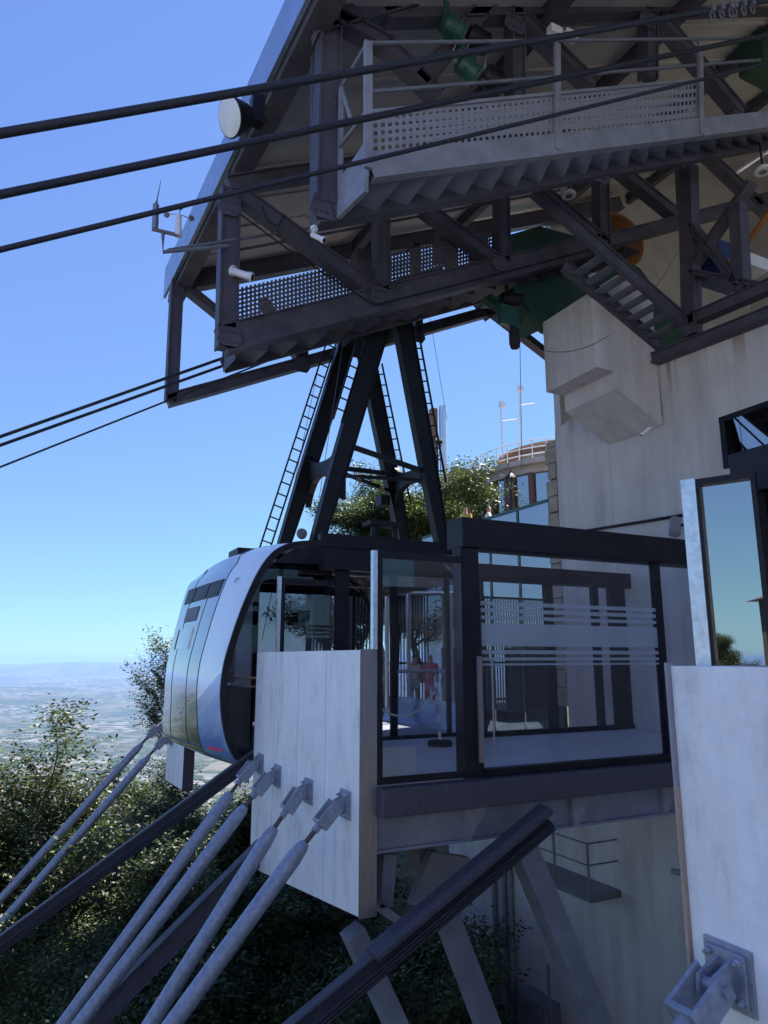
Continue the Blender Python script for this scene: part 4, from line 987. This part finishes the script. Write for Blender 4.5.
# floodlights / ring lamps
def ringlamp(px, py, Y, r, label):
    c = at(px, py, Y=Y); t = thing('dome_lamp', label, 'lamp', c, 'round white dome lamps under the stairs')
    MB().lathe(c, [(r, 0), (r*1.02, .04), (r*.8, .1), (r*.3, .13)], 20).build('shade', 'white', t, smooth=True)
    MB().lathe(c+V((0, 0, -.01)), [(r*.5, 0), (r*.5, .02)], 16).build('lens', 'greyd', t)
    MB().tube([c+V((0, 0, .12)), c+V((0, 0, .7))], .02, 8).build('stem', 'black', t)
ringlamp(569, 196, 11.6, .17, 'round white dome lamp hanging just under the near truss chord')
ringlamp(594, 279, 11.6, .15, 'round white dome lamp low above the concrete corbel')
ringlamp(763, 172, 8.1, .16, 'round white dome lamp at the right edge below the gallery')
c = at(548, 30, Y=8.1); b = thing('twin_floodlight', 'pair of small white floodlights under the roof above the perforated guard', 'floodlight', c)
MB().box((c.x-.0, c.y-.1, c.z-.08), (c.x+.25, c.y+.05, c.z+.08)).build('head', 'white', b, bevel=.01); MB().box((c.x+.35, c.y-.1, c.z-.0), (c.x+.6, c.y+.05, c.z+.14)).build('head', 'white', b, bevel=.01); MB().tube([c+V((.1, 0, 0)), c+V((.45, 0, .05))], .02, 6).build('bar', 'black', b)
# orange sheave
sh = thing('rope_sheave', 'orange painted rope sheave half hidden behind the steel diagonals', 'sheave', at(625, 240, Y=14.5))
MB().lathe(at(618, 240, Y=14.5), [(.95, 0), (.95, .2), (.86, .2), (.84, .1), (.86, .0)], 40, axis=(.15, 1, 0)).build('rim', 'orange', sh, smooth=True)
b = MB(); c_ = at(618, 240, Y=14.5)
for k in range(6): b.beam(c_+V((0, .1, 0)), c_+V((.9*math.cos(k*1.047+.3), .1, .9*math.sin(k*1.047+.3))), .08, .2)
b.build('spokes', 'orange', sh)
MB().lathe(at(618, 240, Y=14.45), [(.25, 0), (.25, .3)], 20, axis=(.15, 1, 0)).build('hub', 'grey', sh, smooth=True)
mc = thing('drive_unit', 'dark blue drive machine standing behind the wall top at right', 'machine', at(720, 290, X=13.6))
c = at(720, 262, X=13.6); MB().box((c.x-.5, c.y-.35, c.z-.55), (c.x+.6, c.y+.35, c.z+.3)).build('housing', 'blue', mc, bevel=.05)
MB().lathe(c+V((-.5, 0, .1)), [(.2, 0), (.25, -.05), (.25, -.25), (.15, -.3)], 20, axis=(1, 0, 0)).build('motor', 'blue', mc, smooth=True)
MB().tube([c+V((-.4, -.3, -.5)), c+V((-.4, -.75, -.35)), c+V((-.4, -1.6, .25))], .06, 12).build('pipe', 'orange', mc, smooth=True)
MB().box((c.x-.4, c.y-.9, c.z-.6), (c.x+.4, c.y-.4, c.z-.3)).build('plinth', 'white', mc, bevel=.02)
gm = thing('green_cabinet', 'green steel box at the top right corner behind the ropes', 'machine', at(760, 60, Y=9.2))
c = at(764, 52, Y=9.2); MB().box((c.x-.35, c.y-.2, c.z-.5), (c.x+.9, c.y+.5, c.z+.35)).build('housing', 'green', gm, bevel=.03); MB().box((c.x-.37, c.y-.22, c.z+.33), (c.x+.92, c.y+.52, c.z+.37)).build('lid', 'greenm', gm)
# rope clamp chains at top right
rc = thing('rope_clamps', 'cluster of shackles and clamps on the topmost rope at the right', 'rope fittings', at(730, 10, Y=5.52)); c0_ = at(712, 12, Y=5.5); d_ = V((math.cos(math.radians(31.3)), 0, math.sin(math.radians(31.3))))
for k in range(6):
    p = c0_+d_*(.2*k+.05*(k % 3))+V((0, 0, .04))
    MB().box((p.x-.035, p.y-.05, p.z-.05), (p.x+.035, p.y+.05, p.z+.06)).build('clamp', 'greyd', rc, bevel=.01)
    q = [p+V((.06*math.sin(a)*.8, 0, -.10+.09*math.cos(a))) for a in [2*math.pi*j/10 for j in range(11)]]
    MB().tube(q, .011, 6).build('shackle', 'greyd', rc, smooth=True)
# big round floodlight at the roof edge
c = at(231, 117, Y=9.6); fl = thing('round_floodlight', 'large round floodlight with ribbed glass on a bracket at the roof edge', 'floodlight', c)
ax = V((-.78, -.2, -.38)).normalized()
MB().lathe(c, [(.10, .32), (.22, .26), (.27, .1), (.29, -.02), (.305, -.02), (.305, .0)][::-1], 28, axis=-ax).build('housing', 'black', fl, smooth=True)
MB().lathe(c, [(.285, .03), (.24, .045), (.01, .055)], 28, axis=ax).build('lens', 'white', fl, smooth=True)
b = MB(); b.tube([c-ax*.2, at(250, 108, Y=9.7), at(266, 120, Y=9.9)], .03, 8); b.box(tuple(at(252, 118, Y=9.7)), tuple(at(262, 104, Y=9.9))); b.build('bracket', 'black', fl)
# anemometer
an = thing('weather_mast', 'small weather station with wind cups on an arm off the roof corner', 'weather station', at(163, 252, Y=11.7)); Yw = 11.7
b = MB(); b.tube([at(228, 246, Y=Yw), at(163, 252, Y=Yw), at(163, 232, Y=Yw)], .035, 8); b.tube([at(152, 229, Y=Yw), at(177, 235, Y=Yw)], .035, 8); b.build('arm', 'greyd', an, smooth=True)
MB().tube([at(155, 229, Y=Yw), at(156, 205, Y=Yw)], .055, 8).build('sensor_body', 'steel', an, smooth=True)
MB().tube([at(156, 205, Y=Yw), at(157, 200, Y=Yw), at(161, 180, Y=Yw)], [.04, .012, .005], 6).build('lightning_spike', 'steel', an)
MB().tube([at(178, 236, Y=Yw), at(179, 215, Y=Yw)], [.065, .045], 8).build('sensor_body', 'white', an, smooth=True)
for dx, dy in ((-.2, .1), (.22, .05), (0, -.2)):
    p = at(179, 214, Y=Yw); m_ = MB(); m_.tube([p, p+V((dx, dy, 0))], .008, 5); m_.lathe(p+V((dx, dy, 0)), [(.015, -.03), (.05, 0), (.055, .03)], 12, axis=(dy, -dx, 0)); m_.build('wind_cup', 'steel', an)
MB().tube([at(168, 250, Y=Yw), at(310, 228, Y=12.2)], .03, 8).build('arm', 'greyd', an)

# ================================================================== lower wall details
ww = thing('wall_walkway', 'small railed maintenance walkway on the lower wall under the platform', 'walkway', at(570, 905, X=WX-.4))
wz = at(560, 880, X=WX-.5).z; ya = at(585, 880, X=WX-.5).y
ya2 = at(505, 850, X=WX).y
MB().box((WX-.9, ya-.6, wz-.05), (WX, ya+2.0, wz+.1)).build('deck', 'greyd', ww)
b = MB()
for y in (ya-.55, ya+.6, ya+1.9): b.tube([V((WX-.87, y, wz)), V((WX-.87, y, wz+1.15))], .03, 8)
for z in (1.15, .7): b.tube([V((WX-.87, ya-.55, wz+z)), V((WX-.87, ya+1.9, wz+z))], .02, 8); b.tube([V((WX-.87, ya-.55, wz+z)), V((WX, ya-.55, wz+z))], .02, 8)
b.build('railing', 'greyd', ww, smooth=True)
for px in (493, 503, 509):
    t0, t1 = at(px, 858, X=WX-.08), at(px+2, 1040, X=WX-.08)
    tag(MB().tube([t0, V((t0.x, t0.y, t1.z))], .07, 8).build('drain_pipe', 'grey', smooth=True), {493: 'left thin pipe on the lower concrete wall', 503: 'middle thin pipe on the lower concrete wall', 509: 'right thin pipe on the lower concrete wall'}[px], 'pipe', 'pipes on the lower wall')
b = MB(); t0 = at(541, 1000, X=WX-.15); gr = thing('louvred_unit', 'grey louvred unit at the foot of the lower wall', 'vent unit', (t0.x, t0.y, t0.z-1))
MB().box((WX-.5, t0.y-.55, t0.z-1.5), (WX, t0.y+.55, t0.z+.1)).build('casing', 'greyd', gr)
for k in range(16): b.box((WX-.53, t0.y-.5+k*.065, t0.z-1.4), (WX-.5, t0.y-.47+k*.065, t0.z+.05))
b.build('louvres', 'grey', gr)
p = at(548, 965, X=WX-.8); tag(MB().tube([V((p.x, p.y, p.z-2)), p], .04, 8).build('standpipe', 'greyd'), 'short standpipe beside the louvred unit', 'pipe')
MB().box((WX-.03, 8.4, -2.62), (WX-.005, 10.6, -2.35)).build('green_band', 'green', bld)
p = at(672, 871, X=WX-.1); MB().tube([p, p+V((0, -.3, 0))], .05, 8).build('wall_lamp', 'grey', bld)

# ================================================================== far platform with railing and waiting people
fp = thing('boarding_platform', 'far boarding platform beyond the docked cabin', 'platform', (8, 18.5, FZ))
MB().box((3.95, 18.05, -1.9), (WX-.01, 21.4, FZ)).build('floor', 'granite', fp)
fr = thing('bar_fence', 'tall dark vertical bar fence at the back of the far platform', 'fence', (10, 21.3, FZ))
b = MB()
for i in range(38): x = 8+i*.115; b.box((x, 21.25, FZ), (x+.03, 21.29, 2.1))
b.build('bars', 'black', fr); b = MB()
for z in (FZ+.1, -.2, 2.1): b.box((8, 21.22, z), (12.4, 21.3, z+.07))
b.build('rails', 'black', fr)

def person(loc, face, h, shirt, leg_, label, grp, hat=None, arm=0):
    """one continuous skinned figure; clothing as its own skins"""
    t = thing('person', label, 'person', loc, grp)
    ca, sa = math.cos(face), math.sin(face)
    def W(x, y, z): return (V((x*ca-y*sa, x*sa+y*ca, z)))*h/1.7
    def skinned(name, vs, es, rs, mat, root):
        me = bpy.data.meshes.new(name); me.from_pydata([tuple(W(*v)) for v in vs], es, [])
        o = bpy.data.objects.new(name, me); col.objects.link(o); o.parent = t; me.materials.append(M[mat])
        md = o.modifiers.new('skin', 'SKIN'); 
        for i, r in enumerate(rs):
            sv = me.skin_vertices[0].data[i]; sv.radius = (r*h/1.7, r*h/1.7); sv.use_root = (i == root)
        md.use_smooth_shade = True
        sb = o.modifiers.new('sub', 'SUBSURF'); sb.levels = 1; sb.render_levels = 1
        return o
    vs = [(0, 0, .93), (0, .0, 1.12), (0, 0, 1.36), (0, .01, 1.46), (0, .02, 1.56), (0, .02, 1.66),
          (-.17, 0, 1.38), (-.22, .02, 1.12), (-.2, .14+arm*.1, .92+arm*.2), (-.19, .2+arm*.12, .86+arm*.25), (.17, 0, 1.38), (.22, .0, 1.12), (.21, .12, .92), (.2, .17, .85),
          (-.09, 0, .88), (-.1, .02, .5), (-.1, -.02, .08), (-.1, .12, .04), (.09, 0, .88), (.1, .04, .5), (.11, .02, .08), (.12, .16, .04)]
    es = [(0,1),(1,2),(2,3),(3,4),(4,5),(2,6),(6,7),(7,8),(8,9),(2,10),(10,11),(11,12),(12,13),(0,14),(14,15),(15,16),(16,17),(0,18),(18,19),(19,20),(20,21)]
    rs = [.14, .13, .15, .055, .09, .07, .06, .045, .034, .03, .06, .045, .034, .03, .085, .06, .04, .035, .085, .06, .04, .035]
    skinned('body', vs, es, rs, 'skin', 0)
    skinned('shirt', [vs[0], vs[1], vs[2], vs[6], (-.21, .015, 1.2), vs[10], (.21, 0, 1.2)], [(0,1),(1,2),(2,3),(3,4),(2,5),(5,6)], [.16, .15, .165, .078, .062, .078, .062], shirt, 0)
    skinned('trousers', [vs[0], vs[14], vs[15], (-.1, -.01, .25), vs[18], vs[19], (.105, .03, .25)], [(0,1),(1,2),(2,3),(0,4),(4,5),(5,6)], [.155, .1, .075, .06, .1, .075, .06], leg_, 0)
    skinned('hair', [(0, -.02, 1.62), (0, -.015, 1.69)], [(0, 1)], [.1, .08], hat or 'hair', 0)
    return t
G = 'people waiting on the far platform'
p = at(431, 716, Y=18.5); p.z = FZ
person(p, 2.6, 1.66, 'red', 'red', 'person in a red top and white hat standing behind the glass gate', G, 'pale')
for i, (px, Y, sh_, tr_, lb) in enumerate(((414, 18.8, 'pale', 'khaki', 'person in a pale top left of the one in red'), (447, 18.6, 'red', 'denim', 'person in a dark red top right of the one in the white hat'), (600, 18.4, 'red', 'denim', 'person in red seen through the booth door'))):
    p = at(px, 712, Y=Y); p.z = FZ; person(p, 3+i, 1.62, sh_, tr_, lb, G)

pa_ = MB().box((10.95, 18.12, FZ), (12.42, 18.2, .3)); tag(pa_.build('cover', 'black'), 'low dark parapet hiding the sunlit strip on the far platform', 'cover')  # dark panel added to hide a sunlit strip behind the booth glass
# ================================================================== buildings at the back
gw = thing('green_glass_screen', 'sky-reflecting glass screen with green steel posts behind the cabin', 'glass screen', (WX+.3, 17.5, 0))
za, zb = at(553, 497, X=WX+.3), at(450, 522, X=WX+.3)
GX = WX+.3; zt = za.z; yB = zb.y+2.0
MB().box((GX, za.y, -2.28), (GX+.12, za.y+.2, zt+.05)).build('post', 'green', gw); MB().box((GX, za.y+.2, zt-.09), (GX+.1, yB, zt)).build('top_rail', 'greenm', gw)
NP = 5; wp = (yB-za.y-.2)/NP
for k in range(NP): MB().box((GX+.02, za.y+.24+k*wp, -2.28), (GX+.05, za.y+.18+(k+1)*wp, zt-.09)).build('glass_pane', 'mglass', gw)
for k in range(1, NP): MB().box((GX+.0, za.y+.16+k*wp, -1.5), (GX+.08, za.y+.26+k*wp, zt-.09)).build('post', 'greenm', gw)
tr_ = MB().box((GX+.2, 15.2, 1.5), (GX+14, 30, at(466, 507, X=13.6).z-1.75)); tag(tr_.build('viewing_terrace', 'stone'), 'stone viewing terrace behind the green-framed glass', 'terrace')
TZ = at(466, 507, X=13.6).z-1.75
for i, (px, Y, hgt, sh_) in enumerate(((466, 19.8, 1.75, 'yellow'), (461, 20.4, 1.6, 'pale'), (489, 19.5, 1.7, 'pale'))):
    p = at(px, 530, X=13.55+.25*i); p.z = at(px, 508, X=13.55+.25*i).z-hgt-.02; p.z = TZ
    person(p, 2.0+i, hgt, sh_, 'denim', ('person in a yellow shirt leaning at the terrace edge', 'person in a pale shirt beside the one in yellow', 'dark-haired person farther right on the terrace')[i], 'people on the viewing terrace', arm=1)
# round tower building
rb = thing('round_building', 'round stone building with blue reflecting windows and railed roof terrace', 'building', (26, 33, -2))
C_ = V((27.9, 31.4, 0)); R_ = 5.6; DZ = -1.1
def ring(r, z0, z1, mat, name, n=64, rin=None):
    b = MB(); b.lathe(V((C_.x, C_.y, 0)), [(r, z0+DZ), (r, z1+DZ)], n); return b.build(name, mat, rb, smooth=True)
ring(R_, 2, 8.0, 'stoneg', 'wall'); ring(R_+.05, 10.6, 11.0, 'stoneg', 'wall'); ring(R_-.15, 8.0, 10.6, 'mglass', 'window_band')
ring(R_+.45, 11.0, 11.25, 'stoneg', 'cornice'); ring(R_+.3, 7.7, 8.0, 'stoneg', 'sill_band')
for k in range(26):
    t = 2*math.pi*k/26; w = .35 if k % 2 else .8
    p = C_+V((math.cos(t), math.sin(t), 0))*(R_-.02)
    MB().beam(V((p.x, p.y, 8+DZ)), V((p.x, p.y, 10.6+DZ)), w*.7, .22, side=(-math.sin(t), math.cos(t), 0)).build('pier', 'rust', rb)
b = MB(); rr = R_+.2
for k in range(48):
    t = 2*math.pi*k/48; b.tube([C_+V((math.cos(t)*rr, math.sin(t)*rr, 11.2+DZ)), C_+V((math.cos(t)*rr, math.sin(t)*rr, 12.3+DZ))], .03, 5)
for z in (12.3, 11.9, 11.55): b.tube([C_+V((math.cos(2*math.pi*k/48)*rr, math.sin(2*math.pi*k/48)*rr, z+DZ)) for k in range(49)], .03, 5)
b.build('railing', 'white', rb)
MB().lathe(C_, [(3.2, 11.2+DZ), (3.2, 12.6+DZ)], 32).build('pavilion', 'stoneg', rb, smooth=True)
MB().lathe(C_, [(4.2, 12.5+DZ), (4.2, 12.65+DZ), (3.0, 13.0+DZ), (.3, 13.5+DZ)], 32).build('tiled_roof', 'tile', rb)
for px, hh in ((502, 14.6), (521, 15.8)):
    p = at(px, 440, Y=32); b = MB(); p.z = 11.2
    b.tube([p, V((p.x, p.y, hh))], .05, 6); b.tube([V((p.x, p.y, hh-1.2)), V((p.x+1.1, p.y, hh-.9))], .03, 5); b.box((p.x-.05, p.y-.12, hh-.35), (p.x+.25, p.y+.12, hh)); 
    b.build('antenna', 'white', rb)
lb2 = thing('stone_building', 'long stone building left of the round one, tiled roof', 'building', (33, 42, -2))
MB().box((27, 38, -2), (40, 46, 12.2)).build('wall', 'stone', lb2)
MB().prism([V((26.5, 37.5, 12.2)), V((26.5, 46.5, 12.2)), V((26.5, 42, 13.4))], (14, 0, 0)).build('roof', 'tile', lb2)
# chimney
c0 = at(440, 500, Y=34); ch = thing('chimney_flue', 'bright steel flue against a brown brick stack behind the tree', 'chimney', (c0.x, c0.y, 0))
tz = at(440, 406, Y=34).z
MB().lathe(V((c0.x+.28, c0.y, 0)), [(.22, 0), (.22, tz)], 20).build('flue', 'galvs', ch, smooth=True)
MB().box((c0.x-.3, c0.y+.2, 0), (c0.x+.05, c0.y+.6, tz-.1)).build('stack', 'brick', ch)
# street lamps
def lamp(px, py, Y, base_z, label):
    p = at(px, py, Y=Y); t = thing('street_lamp', label, 'street lamp', (p.x, p.y, base_z), 'old-fashioned lantern street lamps')
    MB().tube([V((p.x, p.y, base_z)), V((p.x, p.y, p.z-.3))], .06, 8).build('pole', 'black', t, smooth=True)
    MB().lathe(V((p.x, p.y, p.z)), [(.08, -.35), (.22, .25)], 6).build('lantern', 'glass', t); MB().lathe(V((p.x, p.y, p.z)), [(.28, .25), (.2, .35), (.06, .5), (.03, .62)], 6).build('cap', 'black', t)
    b = MB()
    for k in range(6): a = 2*math.pi*k/6; b.tube([V((p.x+.08*math.cos(a), p.y+.08*math.sin(a), p.z-.35)), V((p.x+.22*math.cos(a), p.y+.22*math.sin(a), p.z+.25))], .018, 4)
    b.build('glazing_bars', 'black', t)
lamp(437, 448, 24, 2.9, 'lantern street lamp in front of the chimney flue')
lamp(511, 484, 24, 2.9, 'lantern street lamp in front of the round building')

# the photographer's side: unseen terrace, houses and kiosk added for bounced light and reflections
M['paving'] = pbr('pale_stone_paving', (.48, .47, .46), (.6, .59, .57), .8, 0, 2.5, bump=.2)
M['render'] = pbr('cream_rendered_wall', (.62, .60, .58), (.72, .70, .68), .85, 0, 1.2, bump=.1)
tag(MB().box((-26, -22, -9), (3.2, -1.6, FZ-.25)).build('terrace', 'paving'), kind='structure')  # out-of-view paving, added to bounce sunlight onto the station
def house(x0, x1, y, h, label):
    t = thing('added_house', label, 'house', ((x0+x1)/2, y-4, FZ-.25))  # added house, never in view: bounces light and fills reflections
    MB().box((x0, y-8, FZ-.25), (x1, y, h)).build('wall', 'render', t)
    MB().prism([V((x0-.3, y+.4, h)), V((x0-.3, y-8.4, h)), V((x0-.3, y-4, h+2.2))], (x1-x0+.6, 0, 0)).build('roof', 'tile', t)
    n = int((x1-x0)/2.6)
    for k in range(n):
        for z in (0.2, 3.6):
            xx = x0+1.3+k*2.6; f = MB().box((xx-.5, y, z), (xx+.5, y+.06, z+1.5)).build('window', 'white', t); MB().box((xx-.4, y+.06, z+.1), (xx+.4, y+.075, z+1.4)).build('pane', 'mglass', f)
house(-24, -12.5, -13, 6.2, 'cream house added behind the camera to bounce light, longer one'); house(-11.8, -3, -14.5, 7.4, 'cream house added behind the camera to bounce light, taller one')
kz = thing('kiosk', 'dark timber kiosk added out of view to fill the gate reflection', 'kiosk', (-22, -7, FZ-.25))  # added out of view, only to darken the gate glass reflection
MB().box((-24, -10, FZ-.25), (-20.5, -4.9, 2.4)).build('wall', 'bark', kz)
MB().prism([V((-20, -10.3, 2.4)), V((-20, -4.5, 2.4)), V((-20, -7.4, 3.6))], (-4.4, 0, 0)).build('roof', 'greyd', kz)
for k in range(5): MB().box((-20.48, -9.7+k*.95, .2), (-20.44, -9.0+k*.95, 1.9)).build('window', 'mglass', kz)
# ================================================================== trees
def tree_meshes(seed, H, spread, nleaf, leaf, dens=1., lo=.25, droop=0):
    rnd = random.Random(seed); tb = MB(); tips = []
    def br(p, d, L, r, lev):
        n = 5; pts = [p]; rs = [r]
        for i in range(n):
            d = (d+V((rnd.gauss(0, .13), rnd.gauss(0, .13), rnd.gauss(0, .08)+.05-droop*lev*.04))).normalized(); p = p+d*L/n; pts.append(p); rs.append(r*(1-(i+1)/n*.55))
            if lev < 3 and (lev > 0 or i >= int(n*lo)):
                for _ in range(2 if lev < 2 else 2):
                    a = rnd.uniform(0, 2*math.pi); s_ = V((math.cos(a), math.sin(a), 0)); nd = (d*.45+s_*spread+V((0, 0, .15))).normalized()
                    br(p, nd, L*rnd.uniform(.42, .62)*(1 if lev else (1.0-.35*i/n)), rs[-1]*.5, lev+1)
            if lev >= 2: tips.append((p, L))
        tips.append((p, L))
        tb.tube(pts, rs, 6 if lev < 2 else 4, cap=False)
    br(V((0, 0, 0)), V((0, 0, 1)), H*.72, H*.018, 0)
    vs, fs = [], []
    for i in range(nleaf):
        p, L = rnd.choice(tips); s_ = .15*H/8+.06
        p = p+V((rnd.gauss(0, s_), rnd.gauss(0, s_), rnd.gauss(0, s_*.7)))
        a = V((rnd.gauss(0, 1), rnd.gauss(0, 1), rnd.gauss(0, .35))).normalized(); b_ = a.cross(V((rnd.gauss(0, .55), rnd.gauss(0, .55), 1))).normalized()
        l = leaf*rnd.uniform(.45, 1.5); w = l*.5; k = len(vs)
        vs += [tuple(p-a*l*.5), tuple(p+b_*w*.5), tuple(p+a*l*.5), tuple(p-b_*w*.5)]; fs.append((k, k+1, k+2, k+3))
    me = bpy.data.meshes.new('crown'); me.from_pydata(vs, [], fs)
    tm_ = bpy.data.meshes.new('trunk'); tm_.from_pydata([tuple(v) for v in tb.v], [], tb.f)
    for p_ in tm_.polygons: p_.use_smooth = True
    hh = sorted(v[2] for v in vs)[int(len(vs)*.998)]; k8 = 8/hh
    me.transform(Matrix.Scale(k8, 4)); tm_.transform(Matrix.Scale(k8, 4))
    return tm_, me
protos = {}
def tree(kind, loc, label, grp, scale=1, rot=0, mat='leafA', name='broadleaf_tree'):
    key = (kind, mat)
    if key not in protos:
        a, b_ = tree_meshes(*kind)
        a.materials.append(M['bark']); b_.materials.append(M[mat]); protos[key] = (a, b_)
    a, b_ = protos[key]
    t = bpy.data.objects.new(name, None); col.objects.link(t); t.location = loc; t.scale = (scale,)*3; t.rotation_euler = (0, 0, rot); tag(t, label, 'tree', grp)
    for nm, me in (('trunk', a), ('crown', b_)):
        o = bpy.data.objects.new(nm, me); col.objects.link(o); o.parent = t
    return t
KA = (11, 8, 1.0, 44000, .12); KB = (23, 8, 1.1, 70000, .12, 1, .1); KC = (37, 8, .9, 60000, .12, 1, .15, .6); KS = (51, 8, .8, 17000, .14, 1, .3); KN = (77, 8, .5, 20000, .15, 1, .12)
GT = 'trees on the slope below the station'
def gpos(px, py, dist):
    """point at a horizontal distance along a sight line"""
    d = at(px, py, Y=10.) ; k = dist/math.hypot(d.x, d.y); return V((d.x*k, d.y*k, d.z*k))
specs = [  # kind, px, py of crown top, distance, height, mat, label
    (KS, 92, 702, 22, 8.0, 'leafA', 'open airy tree whose thin crown stands against the valley at left'),
    (KS, 18, 768, 24, 6.5, 'leafC', 'yellowing tree at the left edge below the horizon'),
    (KN, 184, 622, 26, 5.2, 'leafA', 'slender tree showing between the cabin nose and the valley'),
    (KA, 140, 772, 28, 7.5, 'leafA', 'mid green tree behind the pair of struts under the cabin nose'),
    (KB, 52, 822, 24, 7.0, 'leafA', 'bushy green tree low at the left between the slim rail and the valley'),
    (KB, 215, 800, 30, 9.0, 'leafB', 'dark tree behind the small pale panel below the cabin'),
    (KB, 120, 850, 21, 7.0, 'leafB', 'dark dense tree behind the slim guide rail'),
    (KB, 240, 880, 20, 8.0, 'leafB', 'dark tree directly behind the bundle of pipe struts'),
    (KB, 320, 890, 19, 8., 'leafB', 'dark tree below the central pale panel'),
    (KC, 20, 910, 20, 6.5, 'leafB', 'dark shaded tree in the lower left corner'),
    (KB, 100, 940, 19, 7.0, 'leafB', 'dark shaded tree along the bottom left of the struts'),
    (KC, 395, 950, 16, 7., 'leafB', 'feathery dark tree against the lower concrete wall'),
    (KC, 220, 960, 17, 6.0, 'leafB', 'dark shaded tree at the bottom between the pipe struts'),
    (KC, 300, 975, 15.5, 6.0, 'leafB', 'dark shaded tree at the bottom below the fourth strut'),
    (KB, 100, 800, 38, 12., 'leafB', 'farther dark tree down the slope behind the airy one'),
    (KB, 20, 835, 34, 12., 'leafA', 'farther green tree down the slope at the left edge'),
    (KB, 175, 775, 36, 12., 'leafA', 'farther green tree down the slope behind the cabin nose'),
    (KB, 250, 780, 38, 14., 'leafB', 'farther dark tree below the cabin floor'),
    (KB, 310, 800, 34, 14., 'leafB', 'farther dark tree hidden mostly by the central panel'),
]
rnd = random.Random(3)
for kind, px, py, dist, H, mat, lb in specs:
    tp = gpos(px, py, dist); tree(kind, (tp.x, tp.y, tp.z-H), lb, GT, H/8, rnd.uniform(0, 6), mat)
for i in range(26):   # wooded slope below, farther trees
    px = rnd.uniform(-60, 420); dist = rnd.uniform(45, 150); 
    d = gpos(px, 700, dist); z = height(d.x, d.y); top_limit = gpos(px, 800+rnd.uniform(0, 60), dist).z
    sc_ = rnd.uniform(1.0, 1.4); z = min(z, top_limit-8*sc_)
    tree(KB, (d.x, d.y, z), 'one of the distant trees in the wood down the slope', 'trees of the wood far down the slope', sc_, rnd.uniform(0, 6), 'leafB' if i % 3 else 'leafA')
GB = 'trees beside the viewing terrace'
for i, (px, py, dist, H, lb) in enumerate(((348, 500, 30, 8, 'low tree left of the hanger legs behind the cabin roof'), (395, 468, 33, 9.5, 'sunlit tree framed between the hanger legs'), (420, 492, 31, 8, 'sunlit tree behind the right hanger leg'), (445, 462, 36, 9.5, 'tallest sunlit tree between the flue and the round building'))):
    tp = gpos(px, py, dist); tree(KA if i % 2 else KB, (tp.x, tp.y, tp.z-H), lb, GB, H/8, i*1.7, 'leafA')

tree(KB, (-24, -3.4, FZ-.3), 'tree added out of view beside the kiosk to fill the gate reflection', None, .36, 1, 'leafB')  # added with the kiosk, seen only as a reflection
# ================================================================== camera, sky, sun
cam = bpy.data.cameras.new('camera'); co = bpy.data.objects.new('camera', cam); col.objects.link(co); sc.camera = co
cam.sensor_fit = 'VERTICAL'; cam.sensor_height = 36; cam.lens = 36*FP/1024; cam.clip_end = 400000; cam.clip_start = .05
co.rotation_euler = (math.pi/2+PITCH, 0, -HEAD)
w = bpy.data.worlds.new('World'); sc.world = w; w.use_nodes = True; nt = w.node_tree
bg = nt.nodes['Background']; sk = nt.nodes.new('ShaderNodeTexSky'); sk.sky_type = 'NISHITA'; sk.sun_disc = False
S_AZ, S_EL = math.atan2(.93, .36), math.radians(50)      # azimuth from +Y towards +X
sk.sun_elevation = S_EL; sk.sun_rotation = S_AZ; sk.altitude = 700; sk.air_density = 1.0; sk.dust_density = 0.0; sk.ozone_density = 4.0
sp_ = nt.nodes.new('ShaderNodeSeparateColor'); cb_ = nt.nodes.new('ShaderNodeCombineColor'); nt.links.new(sk.outputs[0], sp_.inputs[0])
for ch_, (k_, g_) in enumerate(((.75, .52), (.93, .64), (2.25, .30))):   # tone of a phone picture: compressed towards the horizon
    pw = nt.nodes.new('ShaderNodeMath'); pw.operation = 'POWER'; pw.inputs[1].default_value = g_; nt.links.new(sp_.outputs[ch_], pw.inputs[0])
    ml = nt.nodes.new('ShaderNodeMath'); ml.operation = 'MULTIPLY'; ml.inputs[1].default_value = k_; nt.links.new(pw.outputs[0], ml.inputs[0]); nt.links.new(ml.outputs[0], cb_.inputs[ch_])
nt.links.new(cb_.outputs[0], bg.inputs[0]); bg.inputs[1].default_value = .091
sun = bpy.data.lights.new('sun', 'SUN'); so = bpy.data.objects.new('sun', sun); col.objects.link(so)
sun.energy = 5.0; sun.angle = math.radians(.5); sun.color = (1, .94, .85)
dv = V((math.sin(S_AZ)*math.cos(S_EL), math.cos(S_AZ)*math.cos(S_EL), math.sin(S_EL)))
so.rotation_euler = (-dv).to_track_quat('-Z', 'Y').to_euler()
sc.view_settings.view_transform = 'Standard'; sc.view_settings.look = 'None'; sc.view_settings.exposure = 1.6; sc.view_settings.gamma = 1; sc.view_settings.use_curve_mapping = False
sc.cycles.max_bounces = 8; sc.cycles.transparent_max_bounces = 24; sc.cycles.use_denoising = True
for o in bpy.data.objects:
    if '_o' in o: del o['_o']
